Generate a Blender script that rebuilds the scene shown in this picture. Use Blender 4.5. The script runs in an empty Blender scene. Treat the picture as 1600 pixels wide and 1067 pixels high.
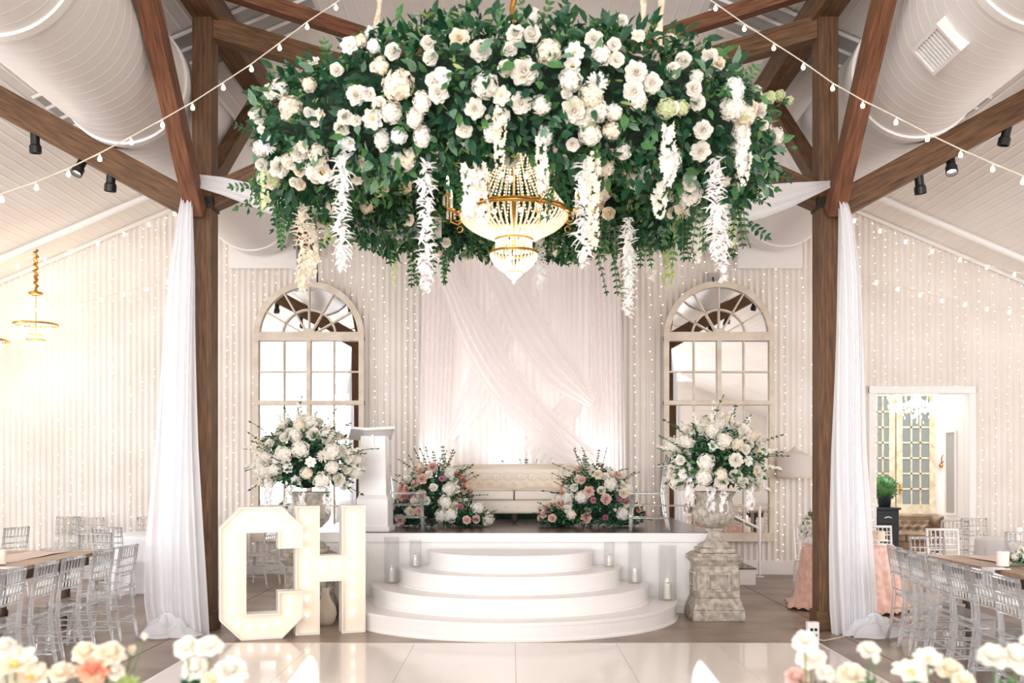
import bpy, math, random
import numpy as np
from mathutils import Vector, Matrix, Quaternion
random.seed(7); rng = np.random.default_rng(7)
PI = math.pi
sc = bpy.context.scene
COL = sc.collection
CZ = 1.66            # eye height
F = 1556.0           # focal length in pixels of the 1600 px wide frame

# ------------------------------------------------------------------ camera
cd = bpy.data.cameras.new('camera'); cam = bpy.data.objects.new('camera', cd); COL.objects.link(cam)
cam.location = (0, 0, CZ); cam.rotation_euler = (PI/2, 0, 0)
cd.sensor_width = 36; cd.lens = 36*F/1600; cd.shift_y = 199.5/1600
cd.dof.use_dof = True; cd.dof.focus_distance = 10.5; cd.dof.aperture_fstop = 2.2
cd.clip_end = 200
sc.camera = cam

# ------------------------------------------------------------------ world and daylight
w = bpy.data.worlds.new('World'); sc.world = w; w.use_nodes = True
bg = w.node_tree.nodes['Background']; bg.inputs[0].default_value = (0.93, 0.96, 1.0, 1); bg.inputs[1].default_value = 1.6
def area(name, loc, rot, sx, sy, power, col):
    l = bpy.data.lights.new(name, 'AREA'); l.shape = 'RECTANGLE'; l.size = sx; l.size_y = sy
    l.energy = power; l.color = col
    o = bpy.data.objects.new(name, l); o.location = loc; o.rotation_euler = rot; COL.objects.link(o); return o
# daylight through the glazed front end behind the camera and the window rows of the side walls
area('daylight_front', (-3.5, -7.8, 2.6), (math.radians(104), 0, 0), 13, 4.6, 1780, (1.0, 0.98, 0.97))
area('daylight_left', (-11.2, 5.5, 1.9), (PI/2, 0, -PI/2), 13, 2.2, 520, (0.95, 0.98, 1.0))
area('daylight_right', (11.2, 5.5, 1.9), (PI/2, 0, PI/2), 13, 2.2, 480, (1.0, 0.96, 0.93))
vs = sc.view_settings
vs.view_transform = 'Standard'; vs.look = 'None'; vs.exposure = 0.06; vs.gamma = 1.0; vs.use_curve_mapping = False
try:
    sc.cycles.max_bounces = 12; sc.cycles.diffuse_bounces = 9; sc.cycles.glossy_bounces = 4
    sc.cycles.transmission_bounces = 10; sc.cycles.transparent_max_bounces = 24
    sc.cycles.use_denoising = True; sc.cycles.sample_clamp_indirect = 6
    sc.cycles.caustics_reflective = False; sc.cycles.caustics_refractive = False
except Exception: pass

# ------------------------------------------------------------------ helpers
def W(px, py, Y):     # photograph pixel at a known distance -> point
    return Vector(((px-800)*Y/F, Y, CZ-(py-733)*Y/F))
def lin(c):
    c = c/255.0
    return c/12.92 if c <= .04045 else ((c+.055)/1.055)**2.4
def rgb(r, g, b): return (lin(r), lin(g), lin(b), 1)
class MB:
    def __init__(s): s.v = []; s.f = []; s.mi = []
    def add(s, vs, fs, M=None, mi=0):
        n = len(s.v)
        if M is not None: vs = [M @ Vector(p) for p in vs]
        s.v += [tuple(p) for p in vs]; s.f += [tuple(n+i for i in f) for f in fs]; s.mi += [mi]*len(fs)
        return s
    def box(s, x0, x1, y0, y1, z0, z1, M=None, mi=0):
        v = [(x0,y0,z0),(x1,y0,z0),(x1,y1,z0),(x0,y1,z0),(x0,y0,z1),(x1,y0,z1),(x1,y1,z1),(x0,y1,z1)]
        return s.add(v, [(3,2,1,0),(4,5,6,7),(0,1,5,4),(1,2,6,5),(2,3,7,6),(3,0,4,7)], M, mi)
    def tube(s, pts, r, n=8, M=None, mi=0, caps=True):
        pts = [Vector(p) for p in pts]; m = len(pts)
        rs = r if isinstance(r, (list, tuple)) else [r]*m
        vs = []; ref = None
        for i, p in enumerate(pts):
            t = (pts[min(i+1, m-1)]-pts[max(i-1, 0)])
            t = t.normalized() if t.length > 1e-9 else Vector((0,0,1))
            if ref is None: ref = Vector((1,0,0)) if abs(t.x) < .8 else Vector((0,1,0))
            a = (ref - t*ref.dot(t)).normalized(); ref = a; b = t.cross(a)
            for k in range(n):
                q = 2*PI*k/n; vs.append(p + (a*math.cos(q)+b*math.sin(q))*rs[i])
        fs = [(i*n+k, i*n+(k+1)%n, (i+1)*n+(k+1)%n, (i+1)*n+k) for i in range(m-1) for k in range(n)]
        if caps: fs += [tuple(range(n-1, -1, -1)), tuple((m-1)*n+k for k in range(n))]
        return s.add(vs, fs, M, mi)
    def lathe(s, prof, n=24, M=None, mi=0, caps=False, rip=None, a0=0, a1=2*PI):
        vs = []; full = abs(a1-a0-2*PI) < 1e-6; nn = n if full else n+1
        for j, (r, z) in enumerate(prof):
            for k in range(nn):
                a = a0+(a1-a0)*k/n; rr = r*(rip(a, j) if rip else 1)
                vs.append((rr*math.cos(a), rr*math.sin(a), z))
        fs = [(j*nn+k, j*nn+(k+1)%nn, (j+1)*nn+(k+1)%nn, (j+1)*nn+k) for j in range(len(prof)-1) for k in range(n)]
        if caps: fs += [tuple(range(nn-1, -1, -1)), tuple((len(prof)-1)*nn+k for k in range(nn))]
        return s.add(vs, fs, M, mi)
    def ball(s, c, r, n=8, m=5, sz=1, M=None, mi=0):
        pr = [(max(1e-4, r*math.sin(PI*j/m)), -r*sz*math.cos(PI*j/m)) for j in range(m+1)]
        T = Matrix.Translation(c); T = M @ T if M is not None else T
        return s.lathe(pr, n, T, mi)
    def octa(s, c, r, h=None, mi=0):
        h = h or r; x, y, z = c
        return s.add([(x+r,y,z),(x,y+r,z),(x-r,y,z),(x,y-r,z),(x,y,z+h),(x,y,z-h)],
                     [(0,1,4),(1,2,4),(2,3,4),(3,0,4),(1,0,5),(2,1,5),(3,2,5),(0,3,5)], None, mi)
    def grid(s, P, nu, nv, M=None, mi=0):     # P(i,j) point function
        vs = [P(i, j) for i in range(nu) for j in range(nv)]
        return s.add(vs, [(i*nv+j, (i+1)*nv+j, (i+1)*nv+j+1, i*nv+j+1) for i in range(nu-1) for j in range(nv-1)], M, mi)
    def mesh(s, name, mats, smooth=False):
        me = bpy.data.meshes.new(name); me.from_pydata(s.v, [], s.f)
        for m in (mats if isinstance(mats, (list, tuple)) else [mats]): me.materials.append(m)
        if any(s.mi): me.polygons.foreach_set('material_index', s.mi)
        if smooth: me.polygons.foreach_set('use_smooth', [True]*len(s.f))
        me.update(); return me
def tag(o, label=None, cat=None, group=None, kind=None):
    if label: o['label'] = label
    if cat: o['category'] = cat
    if group: o['group'] = group
    if kind: o['kind'] = kind
    return o
def obj(name, me, parent=None, M=None, **kw):
    o = bpy.data.objects.new(name, me); COL.objects.link(o)
    if parent is not None: o.parent = parent
    if M is not None: o.matrix_basis = M
    return tag(o, **kw)
def build(name, mb, mat, parent=None, smooth=False, M=None, bevel=0, **kw):
    o = obj(name, mb.mesh(name, mat, smooth), parent, M, **kw)
    if bevel:
        b = o.modifiers.new('bevel', 'BEVEL'); b.width = bevel; b.segments = 2; b.limit_method = 'ANGLE'
    return o
def thing(name, label, cat, loc=(0,0,0), rz=0, group=None):
    o = bpy.data.objects.new(name, None); COL.objects.link(o); o.empty_display_size = .1
    o.location = loc; o.rotation_euler = (0, 0, rz)
    return tag(o, label, cat, group)
def struct(name, mb, mat, parent=None, smooth=False, bevel=0):
    return build(name, mb, mat, parent, smooth, bevel=bevel, kind='structure')
def dup(root, loc, rz, label, group=None):
    r = root.copy(); COL.objects.link(r); r.location = loc; r.rotation_euler = (0, 0, rz); r['label'] = label
    if group: r['group'] = group
    for ch in list(root.children):
        c = ch.copy(); COL.objects.link(c); c.parent = r
        for g in ch.children:
            d = g.copy(); COL.objects.link(d); d.parent = c
    return r
def place(d, loc, s=1.0, spin=0.0):      # matrix with local Z along d
    q = Vector(d).normalized().to_track_quat('Z', 'Y')
    return Matrix.Translation(loc) @ q.to_matrix().to_4x4() @ Matrix.Rotation(spin, 4, 'Z') @ Matrix.Scale(s, 4)

# ------------------------------------------------------------------ materials
def mat(name, col, rough=.5, metal=0, spec=.5, trans=0, ior=1.45, emit=None, es=0, coat=0, sheen=0, sss=0):
    m = bpy.data.materials.new(name); m.use_nodes = True
    b = m.node_tree.nodes['Principled BSDF']
    b.inputs['Base Color'].default_value = col; b.inputs['Roughness'].default_value = rough
    b.inputs['Metallic'].default_value = metal; b.inputs['Specular IOR Level'].default_value = spec
    b.inputs['Transmission Weight'].default_value = trans; b.inputs['IOR'].default_value = ior
    b.inputs['Coat Weight'].default_value = coat; b.inputs['Sheen Weight'].default_value = sheen
    if emit: b.inputs['Emission Color'].default_value = emit; b.inputs['Emission Strength'].default_value = es
    return m
def nn(m, t, **kw):
    n = m.node_tree.nodes.new(t)
    for k, v in kw.items():
        if hasattr(n, k): setattr(n, k, v)
        else: n.inputs[k.replace('_', ' ')].default_value = v
    return n
def noisy(m, c1, c2, scale=4, stretch=(1,1,1), detail=6, bump=0, lo=.35, hi=.65, bscale=None, rough=None):
    t = m.node_tree; b = t.nodes['Principled BSDF']
    tc = t.nodes.new('ShaderNodeTexCoord'); mp = t.nodes.new('ShaderNodeMapping')
    mp.inputs['Scale'].default_value = stretch; t.links.new(tc.outputs['Object'], mp.inputs[0])
    n = t.nodes.new('ShaderNodeTexNoise'); n.inputs['Scale'].default_value = scale; n.inputs['Detail'].default_value = detail
    t.links.new(mp.outputs[0], n.inputs['Vector'])
    r = t.nodes.new('ShaderNodeValToRGB'); r.color_ramp.elements[0].position = lo; r.color_ramp.elements[1].position = hi
    r.color_ramp.elements[0].color = c1; r.color_ramp.elements[1].color = c2
    t.links.new(n.outputs['Fac'], r.inputs[0]); t.links.new(r.outputs[0], b.inputs['Base Color'])
    if bump:
        n2 = n
        if bscale:
            n2 = t.nodes.new('ShaderNodeTexNoise'); n2.inputs['Scale'].default_value = bscale; n2.inputs['Detail'].default_value = 5
            t.links.new(mp.outputs[0], n2.inputs['Vector'])
        bp = t.nodes.new('ShaderNodeBump'); bp.inputs['Strength'].default_value = bump; bp.inputs['Distance'].default_value = .01
        t.links.new(n2.outputs['Fac'], bp.inputs['Height']); t.links.new(bp.outputs[0], b.inputs['Normal'])
    return m
def through(m, col, fac, kind='ShaderNodeBsdfTransparent', layer=False):   # mixes another shader over the principled one
    t = m.node_tree; b = t.nodes['Principled BSDF']; out = [n for n in t.nodes if n.type == 'OUTPUT_MATERIAL'][0]
    x = t.nodes.new(kind); x.inputs['Color'].default_value = col
    mx = t.nodes.new('ShaderNodeMixShader')
    src = out.inputs['Surface'].links[0].from_socket
    if layer:
        lw = t.nodes.new('ShaderNodeLayerWeight'); lw.inputs['Blend'].default_value = .25
        mr = t.nodes.new('ShaderNodeMapRange'); mr.inputs['To Min'].default_value = fac; mr.inputs['To Max'].default_value = .1
        t.links.new(lw.outputs['Facing'], mr.inputs['Value']); t.links.new(mr.outputs[0], mx.inputs[0])
    else: mx.inputs[0].default_value = fac
    t.links.new(src, mx.inputs[1]); t.links.new(x.outputs[0], mx.inputs[2]); t.links.new(mx.outputs[0], out.inputs['Surface'])
    return m
def var_rand(m, amount=.25):              # per-object lightness variation
    t = m.node_tree; b = t.nodes['Principled BSDF']; oi = t.nodes.new('ShaderNodeObjectInfo')
    hsv = t.nodes.new('ShaderNodeHueSaturation'); mr = t.nodes.new('ShaderNodeMapRange')
    mr.inputs['To Min'].default_value = 1-amount; mr.inputs['To Max'].default_value = 1+amount*.3
    t.links.new(oi.outputs['Random'], mr.inputs['Value']); t.links.new(mr.outputs[0], hsv.inputs['Value'])
    if b.inputs['Base Color'].links: t.links.new(b.inputs['Base Color'].links[0].from_socket, hsv.inputs['Color'])
    else: hsv.inputs['Color'].default_value = b.inputs['Base Color'].default_value
    t.links.new(hsv.outputs[0], b.inputs['Base Color']); return m
def emis(name, col, s, sample=False):
    m = mat(name, (.8,.8,.8,1), emit=col, es=s)
    try: m.cycles.emission_sampling = 'AUTO' if sample else 'NONE'
    except Exception: pass
    return m
M_ = {}
M_['wall'] = noisy(mat('white_metal_wall', rgb(232,226,220), .45), rgb(228,221,215), rgb(237,232,227), 1.2)
M_['ceil'] = noisy(mat('white_ceiling', rgb(236,232,228), .6), rgb(238,233,229), rgb(246,242,238), .8)
M_['trim'] = mat('white_trim', rgb(240,238,236), .4)
M_['grey_panel'] = mat('grey_roof_panel', rgb(170,168,166), .5)
M_['wood'] = noisy(mat('brown_timber', rgb(110,70,42), .6), rgb(62,42,26), rgb(124,90,60), 3, (1.2,14,14), 8, .25, .25, .75)
M_['redwood'] = noisy(mat('reddish_timber', rgb(120,66,40), .6), rgb(72,42,28), rgb(140,92,64), 3, (1.2,14,14), 8, .25, .25, .75)
M_['concrete'] = noisy(mat('brown_concrete', rgb(140,122,108), .35), rgb(122,104,92), rgb(164,146,132), 1.6, detail=10, bump=.05, bscale=30)
M_['joint'] = mat('dark_joint', rgb(84,70,60), .9)
M_['dance'] = mat('glossy_white_vinyl', rgb(240,232,226), .12, coat=.3)
M_['white'] = mat('white_paint', rgb(242,240,240), .3)
M_['stagetop'] = noisy(mat('dark_stage_boards', rgb(92,84,80), .22), rgb(70,62,58), rgb(112,102,96), 2, (6,1,1), 8)
M_['mirror'] = mat('mirror_glass', (.93,.94,.94,1), .015, 1)
M_['frame'] = noisy(mat('cream_painted_wood', rgb(216,204,188), .5), rgb(206,192,174), rgb(224,213,198), 5)
M_['duct'] = mat('white_duct_metal', rgb(234,230,228), .38)
M_['fabric'] = through(through(mat('white_sheer_fabric', rgb(248,250,255), .8, sheen=.3), (.97,.97,.97,1), .42, 'ShaderNodeBsdfTranslucent'), (1,1,1,1), .1)
M_['voile'] = through(through(mat('pale_voile', rgb(250,246,245), .8, sheen=.3), (.97,.95,.95,1), .4, 'ShaderNodeBsdfTranslucent'), (1,1,1,1), .22)
M_['backcloth'] = mat('pale_backdrop_cloth', rgb(250,244,242), .85, sheen=.2)
M_['acrylic'] = through(mat('clear_acrylic', rgb(250,252,254), .04, spec=.8, trans=1, ior=1.38), (.97,.985,.99,1), .36)
through(M_['acrylic'], rgb(240,245,250), .09, 'ShaderNodeBsdfDiffuse')
def thin_glass(name, tint, edge=.4):
    m = bpy.data.materials.new(name); m.use_nodes = True; t = m.node_tree; t.nodes.clear(); o = t.nodes.new('ShaderNodeOutputMaterial')
    tr = t.nodes.new('ShaderNodeBsdfTransparent'); tr.inputs[0].default_value = tint; g = t.nodes.new('ShaderNodeBsdfGlossy'); g.inputs['Roughness'].default_value = .03
    lw = t.nodes.new('ShaderNodeLayerWeight'); lw.inputs['Blend'].default_value = .5; pw = t.nodes.new('ShaderNodeMath'); pw.operation = 'POWER'; pw.inputs[1].default_value = 3
    mr = t.nodes.new('ShaderNodeMapRange'); mr.inputs['To Min'].default_value = .05; mr.inputs['To Max'].default_value = edge
    mx = t.nodes.new('ShaderNodeMixShader'); t.links.new(lw.outputs['Facing'], pw.inputs[0]); t.links.new(pw.outputs[0], mr.inputs['Value']); t.links.new(mr.outputs[0], mx.inputs[0])
    t.links.new(tr.outputs[0], mx.inputs[1]); t.links.new(g.outputs[0], mx.inputs[2]); t.links.new(mx.outputs[0], o.inputs['Surface']); return m
M_['glass'] = thin_glass('clear_glass', (.99,.993,.993,1))
M_['candle'] = mat('ivory_wax', rgb(245,240,230), .5)
M_['leather'] = mat('ivory_leather', rgb(236,226,212), .35, spec=.5)
M_['brownleather'] = noisy(mat('brown_leather', rgb(122,102,84), .35), rgb(104,84,68), rgb(138,118,98), 5)
M_['stone'] = noisy(mat('weathered_stone', rgb(176,166,152), .9), rgb(150,143,132), rgb(200,193,183), 16, detail=12, bump=.8, bscale=55)
M_['gold'] = mat('brass_gold', rgb(196,150,76), .3, 1)
M_['black'] = mat('black_metal', rgb(28,30,30), .4)
M_['darkiron'] = mat('dark_iron', rgb(60,54,48), .5, .6)
M_['navy'] = mat('dark_navy_paint', rgb(40,48,56), .45)
M_['lamp'] = emis('warm_bulb', (1, .86, .66, 1), 9)
M_['fairy'] = emis('fairy_bulb', (1, .80, .55, 1), 3.2)
M_['marquee'] = emis('marquee_bulb', (1, .86, .66, 1), 2.2, True)
M_['flame'] = emis('candle_bulb', (1, .84, .6, 1), 12)
M_['spotface'] = emis('spot_lens', (1, .9, .78, 1), 7)
M_['letter'] = mat('white_letter_paint', rgb(234,228,220), .4)
M_['letterface'] = mat('cream_letter_face', rgb(236,226,212), .5)
M_['crystal'] = through(through(mat('crystal', rgb(250,244,232), .05, spec=1), (1,.96,.88,1), .2, 'ShaderNodeBsdfTranslucent'), (1,1,1,1), .3)
M_['wire'] = mat('pale_wire', rgb(225,215,200), .6)
M_['rope'] = noisy(mat('cream_rope', rgb(226,210,186), .9), rgb(205,184,156), rgb(238,226,206), 30)
M_['linen'] = mat('white_linen', rgb(238,238,242), .85)
M_['pink'] = noisy(mat('blush_satin', rgb(232,186,168), .35, sheen=.3), rgb(222,168,148), rgb(242,204,190), 14, bump=.5, bscale=22)
M_['tabletop'] = noisy(mat('farm_table_wood', rgb(168,140,116), .4), rgb(140,112,92), rgb(188,162,138), 3, (1,12,12), 8)
M_['darkwood'] = noisy(mat('dark_turned_wood', rgb(74,56,46), .5), rgb(56,40,32), rgb(92,72,60), 6)
M_['runner'] = mat('blush_runner', rgb(232,212,200), .85)
M_['doorwood'] = noisy(mat('weathered_cream_door', rgb(200,190,166), .6), rgb(180,168,140), rgb(214,206,186), 7)
M_['doorglass'] = mat('grey_pane_glass', rgb(120,130,130), .15, spec=.7)
M_['shade'] = through(mat('white_shade_cloth', rgb(236,230,226), .8), (.9,.86,.82,1), .3, 'ShaderNodeBsdfTranslucent')
def leafmat(n, a, b, rough=.4):
    m = noisy(mat(n, a, rough), a, b, 7, detail=2)
    return through(m, tuple(min(1, 1.5*x) for x in b[:3])+(1,), .22, 'ShaderNodeBsdfTranslucent')
M_['leaf_dark'] = leafmat('dark_green_leaf', rgb(24,62,44), rgb(44,94,62))
M_['leaf_mid'] = leafmat('mid_green_leaf', rgb(50,98,56), rgb(92,142,80))
M_['leaf_sage'] = leafmat('sage_leaf', rgb(84,122,98), rgb(128,160,132), .55)
M_['leaf_lime'] = leafmat('yellow_green_leaf', rgb(120,146,78), rgb(176,190,122), .5)
M_['core'] = noisy(mat('moss_core', rgb(20,44,30), .9), rgb(14,34,24), rgb(34,62,42), 20, bump=.6)
M_['stem'] = mat('green_stem', rgb(92,112,66), .7)
def petmat(n, r, g, b, var=.06):
    m = mat(n, rgb(r,g,b), .6, sheen=.1)
    var_rand(m, var)
    return through(m, tuple(min(1, x) for x in rgb(r,g,b)[:3])+(1,), .3, 'ShaderNodeBsdfTranslucent')
M_['p_white'] = petmat('white_petal', 248,245,238)
M_['p_cream'] = petmat('cream_petal', 248,240,224)
M_['p_pure'] = petmat('pure_white_petal', 250,250,250, .03)
M_['p_blush'] = petmat('blush_petal', 240,208,198)
M_['p_pink'] = petmat('pink_petal', 218,150,174)
M_['p_peach'] = petmat('peach_petal', 244,188,160)
M_['p_green'] = petmat('greenish_petal', 216,224,180)
M_['stamen'] = mat('yellow_stamen', rgb(226,190,90), .7)

# ------------------------------------------------------------------ setting
def roof_h(x): return CZ + 6.4 - .425*abs(x)
YB = 15.7
DX0, DX1, DZ = 5.74, 7.2, 2.85
def corr(x): return .018*math.cos(2*PI*x/.095)
mb = MB()
def wall_span(x0, x1, z0f):
    n = int(round((x1-x0)/.0158)); n = max(n, 2)
    def P(i, j):
        x = x0+(x1-x0)*i/(n-1); z = z0f if j == 0 else roof_h(x)
        return (x, YB+corr(x), z)
    mb.grid(P, n, 2)
wall_span(-11.5, DX0, .22); wall_span(DX1, 11.5, .22); wall_span(DX0, DX1, DZ)
struct('wall_back', mb, M_['wall'], smooth=True)
mb = MB(); mb.box(-11.5, DX0, YB-.03, YB+.12, 0, .22); mb.box(DX1, 11.5, YB-.03, YB+.12, 0, .22)
struct('baseboard_back', mb, M_['trim'], bevel=.006)
mb = MB()
n = 1840
def rib(x):
    u = (x/.125) % 1.0
    return 0.0 if u < .78 else -.005*math.sin(PI*(u-.78)/.22)
mb.grid(lambda i, j: (-11.5+23*i/(n-1), -8+24*j, roof_h(-11.5+23*i/(n-1))+rib(-11.5+23*i/(n-1))), n, 2)
struct('ceiling', mb, M_['ceil'])
mb = MB()    # side walls with their long window openings
for s in (-1, 1):
    x0, x1 = (s*11.5, s*11.62) if s > 0 else (-11.62, -11.5)
    m2 = MB(); m2.box(x0, x1, -8, 16, 0, .8); m2.box(x0, x1, -8, 16, 3.0, 3.4)
    for y in np.arange(-8, 16.1, 3.0): m2.box(x0, x1, y-.25, y+.25, .8, 3.0)
    struct('wall_left' if s < 0 else 'wall_right', m2, M_['wall'])
m2 = MB(); m2.box(3.2, 11.5, -8.1, -8, 0, 4.8)
for z in np.arange(.25, 4.8, .25): m2.box(3.2, 11.5, -8.0, -7.985, z, z+.235)
struct('wall_front', m2, M_['wall'])
fl = thing('floor', None, None); fl['kind'] = 'structure'
m2 = MB(); m2.box(-11.5, 11.5, -8, 22.5, -.15, -.02)
build('slab_bed', m2, M_['joint'], fl)
xs = [-11.5, -9.5, -6.4, -3.35, 0, 3.3, 6.4, 9.5, 11.5]; ys = [-8, -5, -2, 1, 4, 7, 10.1, 13.2, 15.85]
for i in range(len(xs)-1):
    for j in range(len(ys)-1):
        m2 = MB(); m2.box(xs[i]+.006, xs[i+1]-.006, ys[j]+.006, ys[j+1]-.006, -.04, 0)
        build('slab', m2, M_['concrete'], fl)
# roof details
for s in (-1, 1):
    m2 = MB()
    for k in range(1):
        m2.grid(lambda i, j: (s*(2.3+3.0*i), 11.0+.95*j, roof_h(2.3+3.0*i)-.03), 2, 2)
    struct('trim_1' if s < 0 else 'trim_2', m2, M_['grey_panel'])
    m2 = MB()
    for yy in (11.0, 11.33, 11.66, 11.95):
        m2.tube([(s*2.3, yy, roof_h(2.3)-.045), (s*5.3, yy, roof_h(5.3)-.045)], .022, 6)
    struct('trim_3' if s < 0 else 'trim_4', m2, M_['trim'])
    m2 = MB(); m2.tube([(s*.1, 14.75, roof_h(.1)-.07), (s*11.4, 14.75, roof_h(11.4)-.07)], .05, 10)
    struct('trim_5' if s < 0 else 'trim_6', m2, M_['trim'], smooth=True)
    m2 = MB(); m2.tube([(s*.1, YB-.05, roof_h(.1)-.04), (s*11.4, YB-.05, roof_h(11.4)-.04)], .035, 6)
    struct('trim_7' if s < 0 else 'trim_8', m2, M_['trim'])
    # flat panel where the duct ends
    c = -3.99 if s < 0 else 4.1
    m2 = MB(); x0, x1 = (-4.45, -3.38) if s < 0 else (3.54, 4.56)
    m2.box(x0, x1, YB-.09, YB-.03, CZ+3.15, CZ+4.6)
    struct('trim_9' if s < 0 else 'trim_10', m2, M_['trim'], bevel=.01)

# ------------------------------------------------------------------ timber frame
def beam(name, p0, p1, w, h, label, m='wood', cat='beam', roll=0, group=None):
    p0 = Vector(p0); p1 = Vector(p1); d = p1-p0; L = d.length; x = d.normalized()
    up = Vector((0,0,1)) if abs(x.z) < .95 else Vector((0,1,0))
    y = up.cross(x).normalized(); z = x.cross(y)
    R = Matrix((x, y, z)).transposed().to_4x4()
    b = MB(); b.box(0, L, -w/2, w/2, -h/2, h/2)
    return build(name, b, M_[m], M=Matrix.Translation(p0) @ R @ Matrix.Rotation(roll, 4, 'X'), bevel=.008, label=label, cat=cat, group=group)
YP = 10.25
for s, px0 in ((-1, 316), (1, 1294)):
    side = 'left' if s < 0 else 'right'
    X = (px0-800)*YP/F
    beam('timber_post', (X, YP+.1, 0), (X, YP+.1, roof_h(X)-.05), .2, .24, f'tall dark brown timber post rising beside the {side} white drape', cat='post')
    node = Vector((X, YP-.08, CZ+2.85))
    # outward rising beam with spotlights
    a = Vector((X+s*.05, YP+.02, CZ+2.68)); b_ = Vector((X+s*4.2, YP+.02, CZ+2.68+4.2*.54))
    b_ = a+(b_-a)*.52
    beam('timber_beam', a, b_, .2, .27, f'timber beam carrying three black spotlights, rising outward from the {side} post')
    # inward rising beam
    a = Vector((X-s*.05, YP+.14, CZ+2.82)); b_ = Vector((0+s*.02, YP+.14, CZ+2.82+abs(X)*.44))
    beam('timber_beam', a, b_, .18, .25, f'inner timber beam rising from the {side} post behind the fabric swag and floral ring')
    # strut leaning toward the viewer
    beam('timber_strut', (X+s*.03, YP-.1, CZ+2.62), (X+s*.0, 8.15, CZ+4.75), .17, .2, f'reddish timber strut leaning forward from the joint of the {side} post', 'redwood', 'strut')
    # rear knee brace
    beam('timber_brace', (X+s*.02, YP+.2, CZ+2.95), (X+s*.02-s*.02, 12.65, CZ+4.72), .17, .17, f'timber knee brace slanting back and up behind the {side} post', 'wood', 'brace')
    # plate above
    beam('timber_plate', (X-s*.02, 5.5, CZ+4.80), (X-s*.02, YB-.2, CZ+4.80), .26, .3, f'heavy timber plate running lengthwise over the {side} post', 'wood', 'beam')
    beam('timber_beam', (X-s*.05, YP+.1, CZ+4.58), (0+s*.06, 12.9, CZ+4.58), .16, .24, f'lower of two timber beams running from the {side} post head to the middle')
    beam('timber_beam', (X-s*.1, YP-.06, CZ+4.95), (0+s*.06, 12.75, CZ+4.95), .13, .16, f'thin reddish upper beam running from the {side} post head to the middle', 'redwood')
    beam('timber_brace', (X-s*.0, YB-.16, CZ+3.32), (X-s*.02, YB-1.45, CZ+4.75), .22, .2, f'timber brace footed on the back wall above the {side} arched mirror', 'wood', 'brace')
    m2 = MB(); m2.box(-.125, .125, -.145, .145, 0, .2)
    build('boxed_footing', m2, M_['wood'], M=Matrix.Translation((X, YP+.1, 0)), bevel=.012, label=f'short boxed timber base around the foot of the {side} post', cat='footing')
    # iron plates at the joints
    for zz, wh in ((0, 'head'), (-1.98, 'beam joint')):
        tb = thing('iron_bracket', f'dark iron bracket with bolts clamping the {wh} of the {side} post', 'bracket', (X, YP+.1, CZ+4.72+zz))
        m2 = MB(); m2.box(-.112, .112, -.128, .128, -.06, .06); build('iron_band', m2, M_['darkiron'], tb)
        for k in range(4): m2 = MB(); m2.ball((-.08+k*.053, -.13, 0), .012, 6, 4); build('bolt', m2, M_['darkiron'], tb)

# ------------------------------------------------------------------ ducts
def duct(X, DZZ, side):
    t = thing('air_duct', f'large round white spiral air duct hung under the {side} ceiling', 'duct', (X, 0, CZ+DZZ))
    R0 = .63; pr = []
    y = 4.0
    while y < YB-.35:
        pr += [(R0, y), (R0, y+.134), (R0, y+.138), (R0+.003, y+.143), (R0, y+.149)]; y += .15
    T = Matrix.Rotation(-PI/2, 4, 'X')   # local z -> +y
    b = MB(); b.lathe(pr, 56, T); e = pr[-1][1]
    b.lathe([(R0, e), (R0-.02, e+.02), (.001, e+.02)], 56, T)
    build('duct_pipe', b, M_['duct'], t, smooth=True)
    for y in (5.1, 7.6, 10.1, 12.6, 15.0):
        b = MB(); b.lathe([(R0, y-.05), (R0+.022, y-.045), (R0+.022, y+.045), (R0, y+.05)], 56, T)
        build('seam_band', b, M_['trim'], t)
    for y in (6.3, 8.9, 11.4, 14.0):
        b = MB(); b.tube([(0.45, y, .3), (.45, y, roof_h(X+.45)-CZ-DZZ)], .006, 5); b.tube([(-.45, y, .3), (-.45, y, roof_h(X-.45)-CZ-DZZ)], .006, 5)
        build('hanger_rod', b, M_['darkiron'], t)
    return t, T
duct(-3.93, 3.93, 'left')
tr, T = duct(4.08, 3.99, 'right')
# vent grille on the right duct (pixel centre about 1445,90, facing down and inward)
s_v = 186.0; Yv = F/s_v
c = Vector(((1447-800)/s_v - 4.08, Yv, (733-92)/s_v-3.99)); d = Vector((c.x, 0, c.z)).normalized()
G = Matrix.Translation(Vector((d.x*.66, Yv, d.z*.66))) @ Matrix((Vector((0,1,0)), d.cross(Vector((0,1,0))), d)).transposed().to_4x4()
b = MB()
for (x0,x1,y0,y1) in ((-.26,.26,-.15,-.12),(-.26,.26,.12,.15),(-.26,-.23,-.12,.12),(.23,.26,-.12,.12)): b.box(x0,x1,y0,y1,-.05,.05,G)
vf = build('vent_grille', b, M_['trim'], tr)
b = MB(); b.box(-.24,.24,-.13,.13,-.05,-.02,G); build('vent_back', b, M_['grey_panel'], vf)
for k in range(9):
    b = MB(); b.box(-.2+.05*k-.004, -.2+.05*k+.004, -.12, .12, -.02, .035, G); build('vent_slat', b, M_['trim'], vf)

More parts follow.
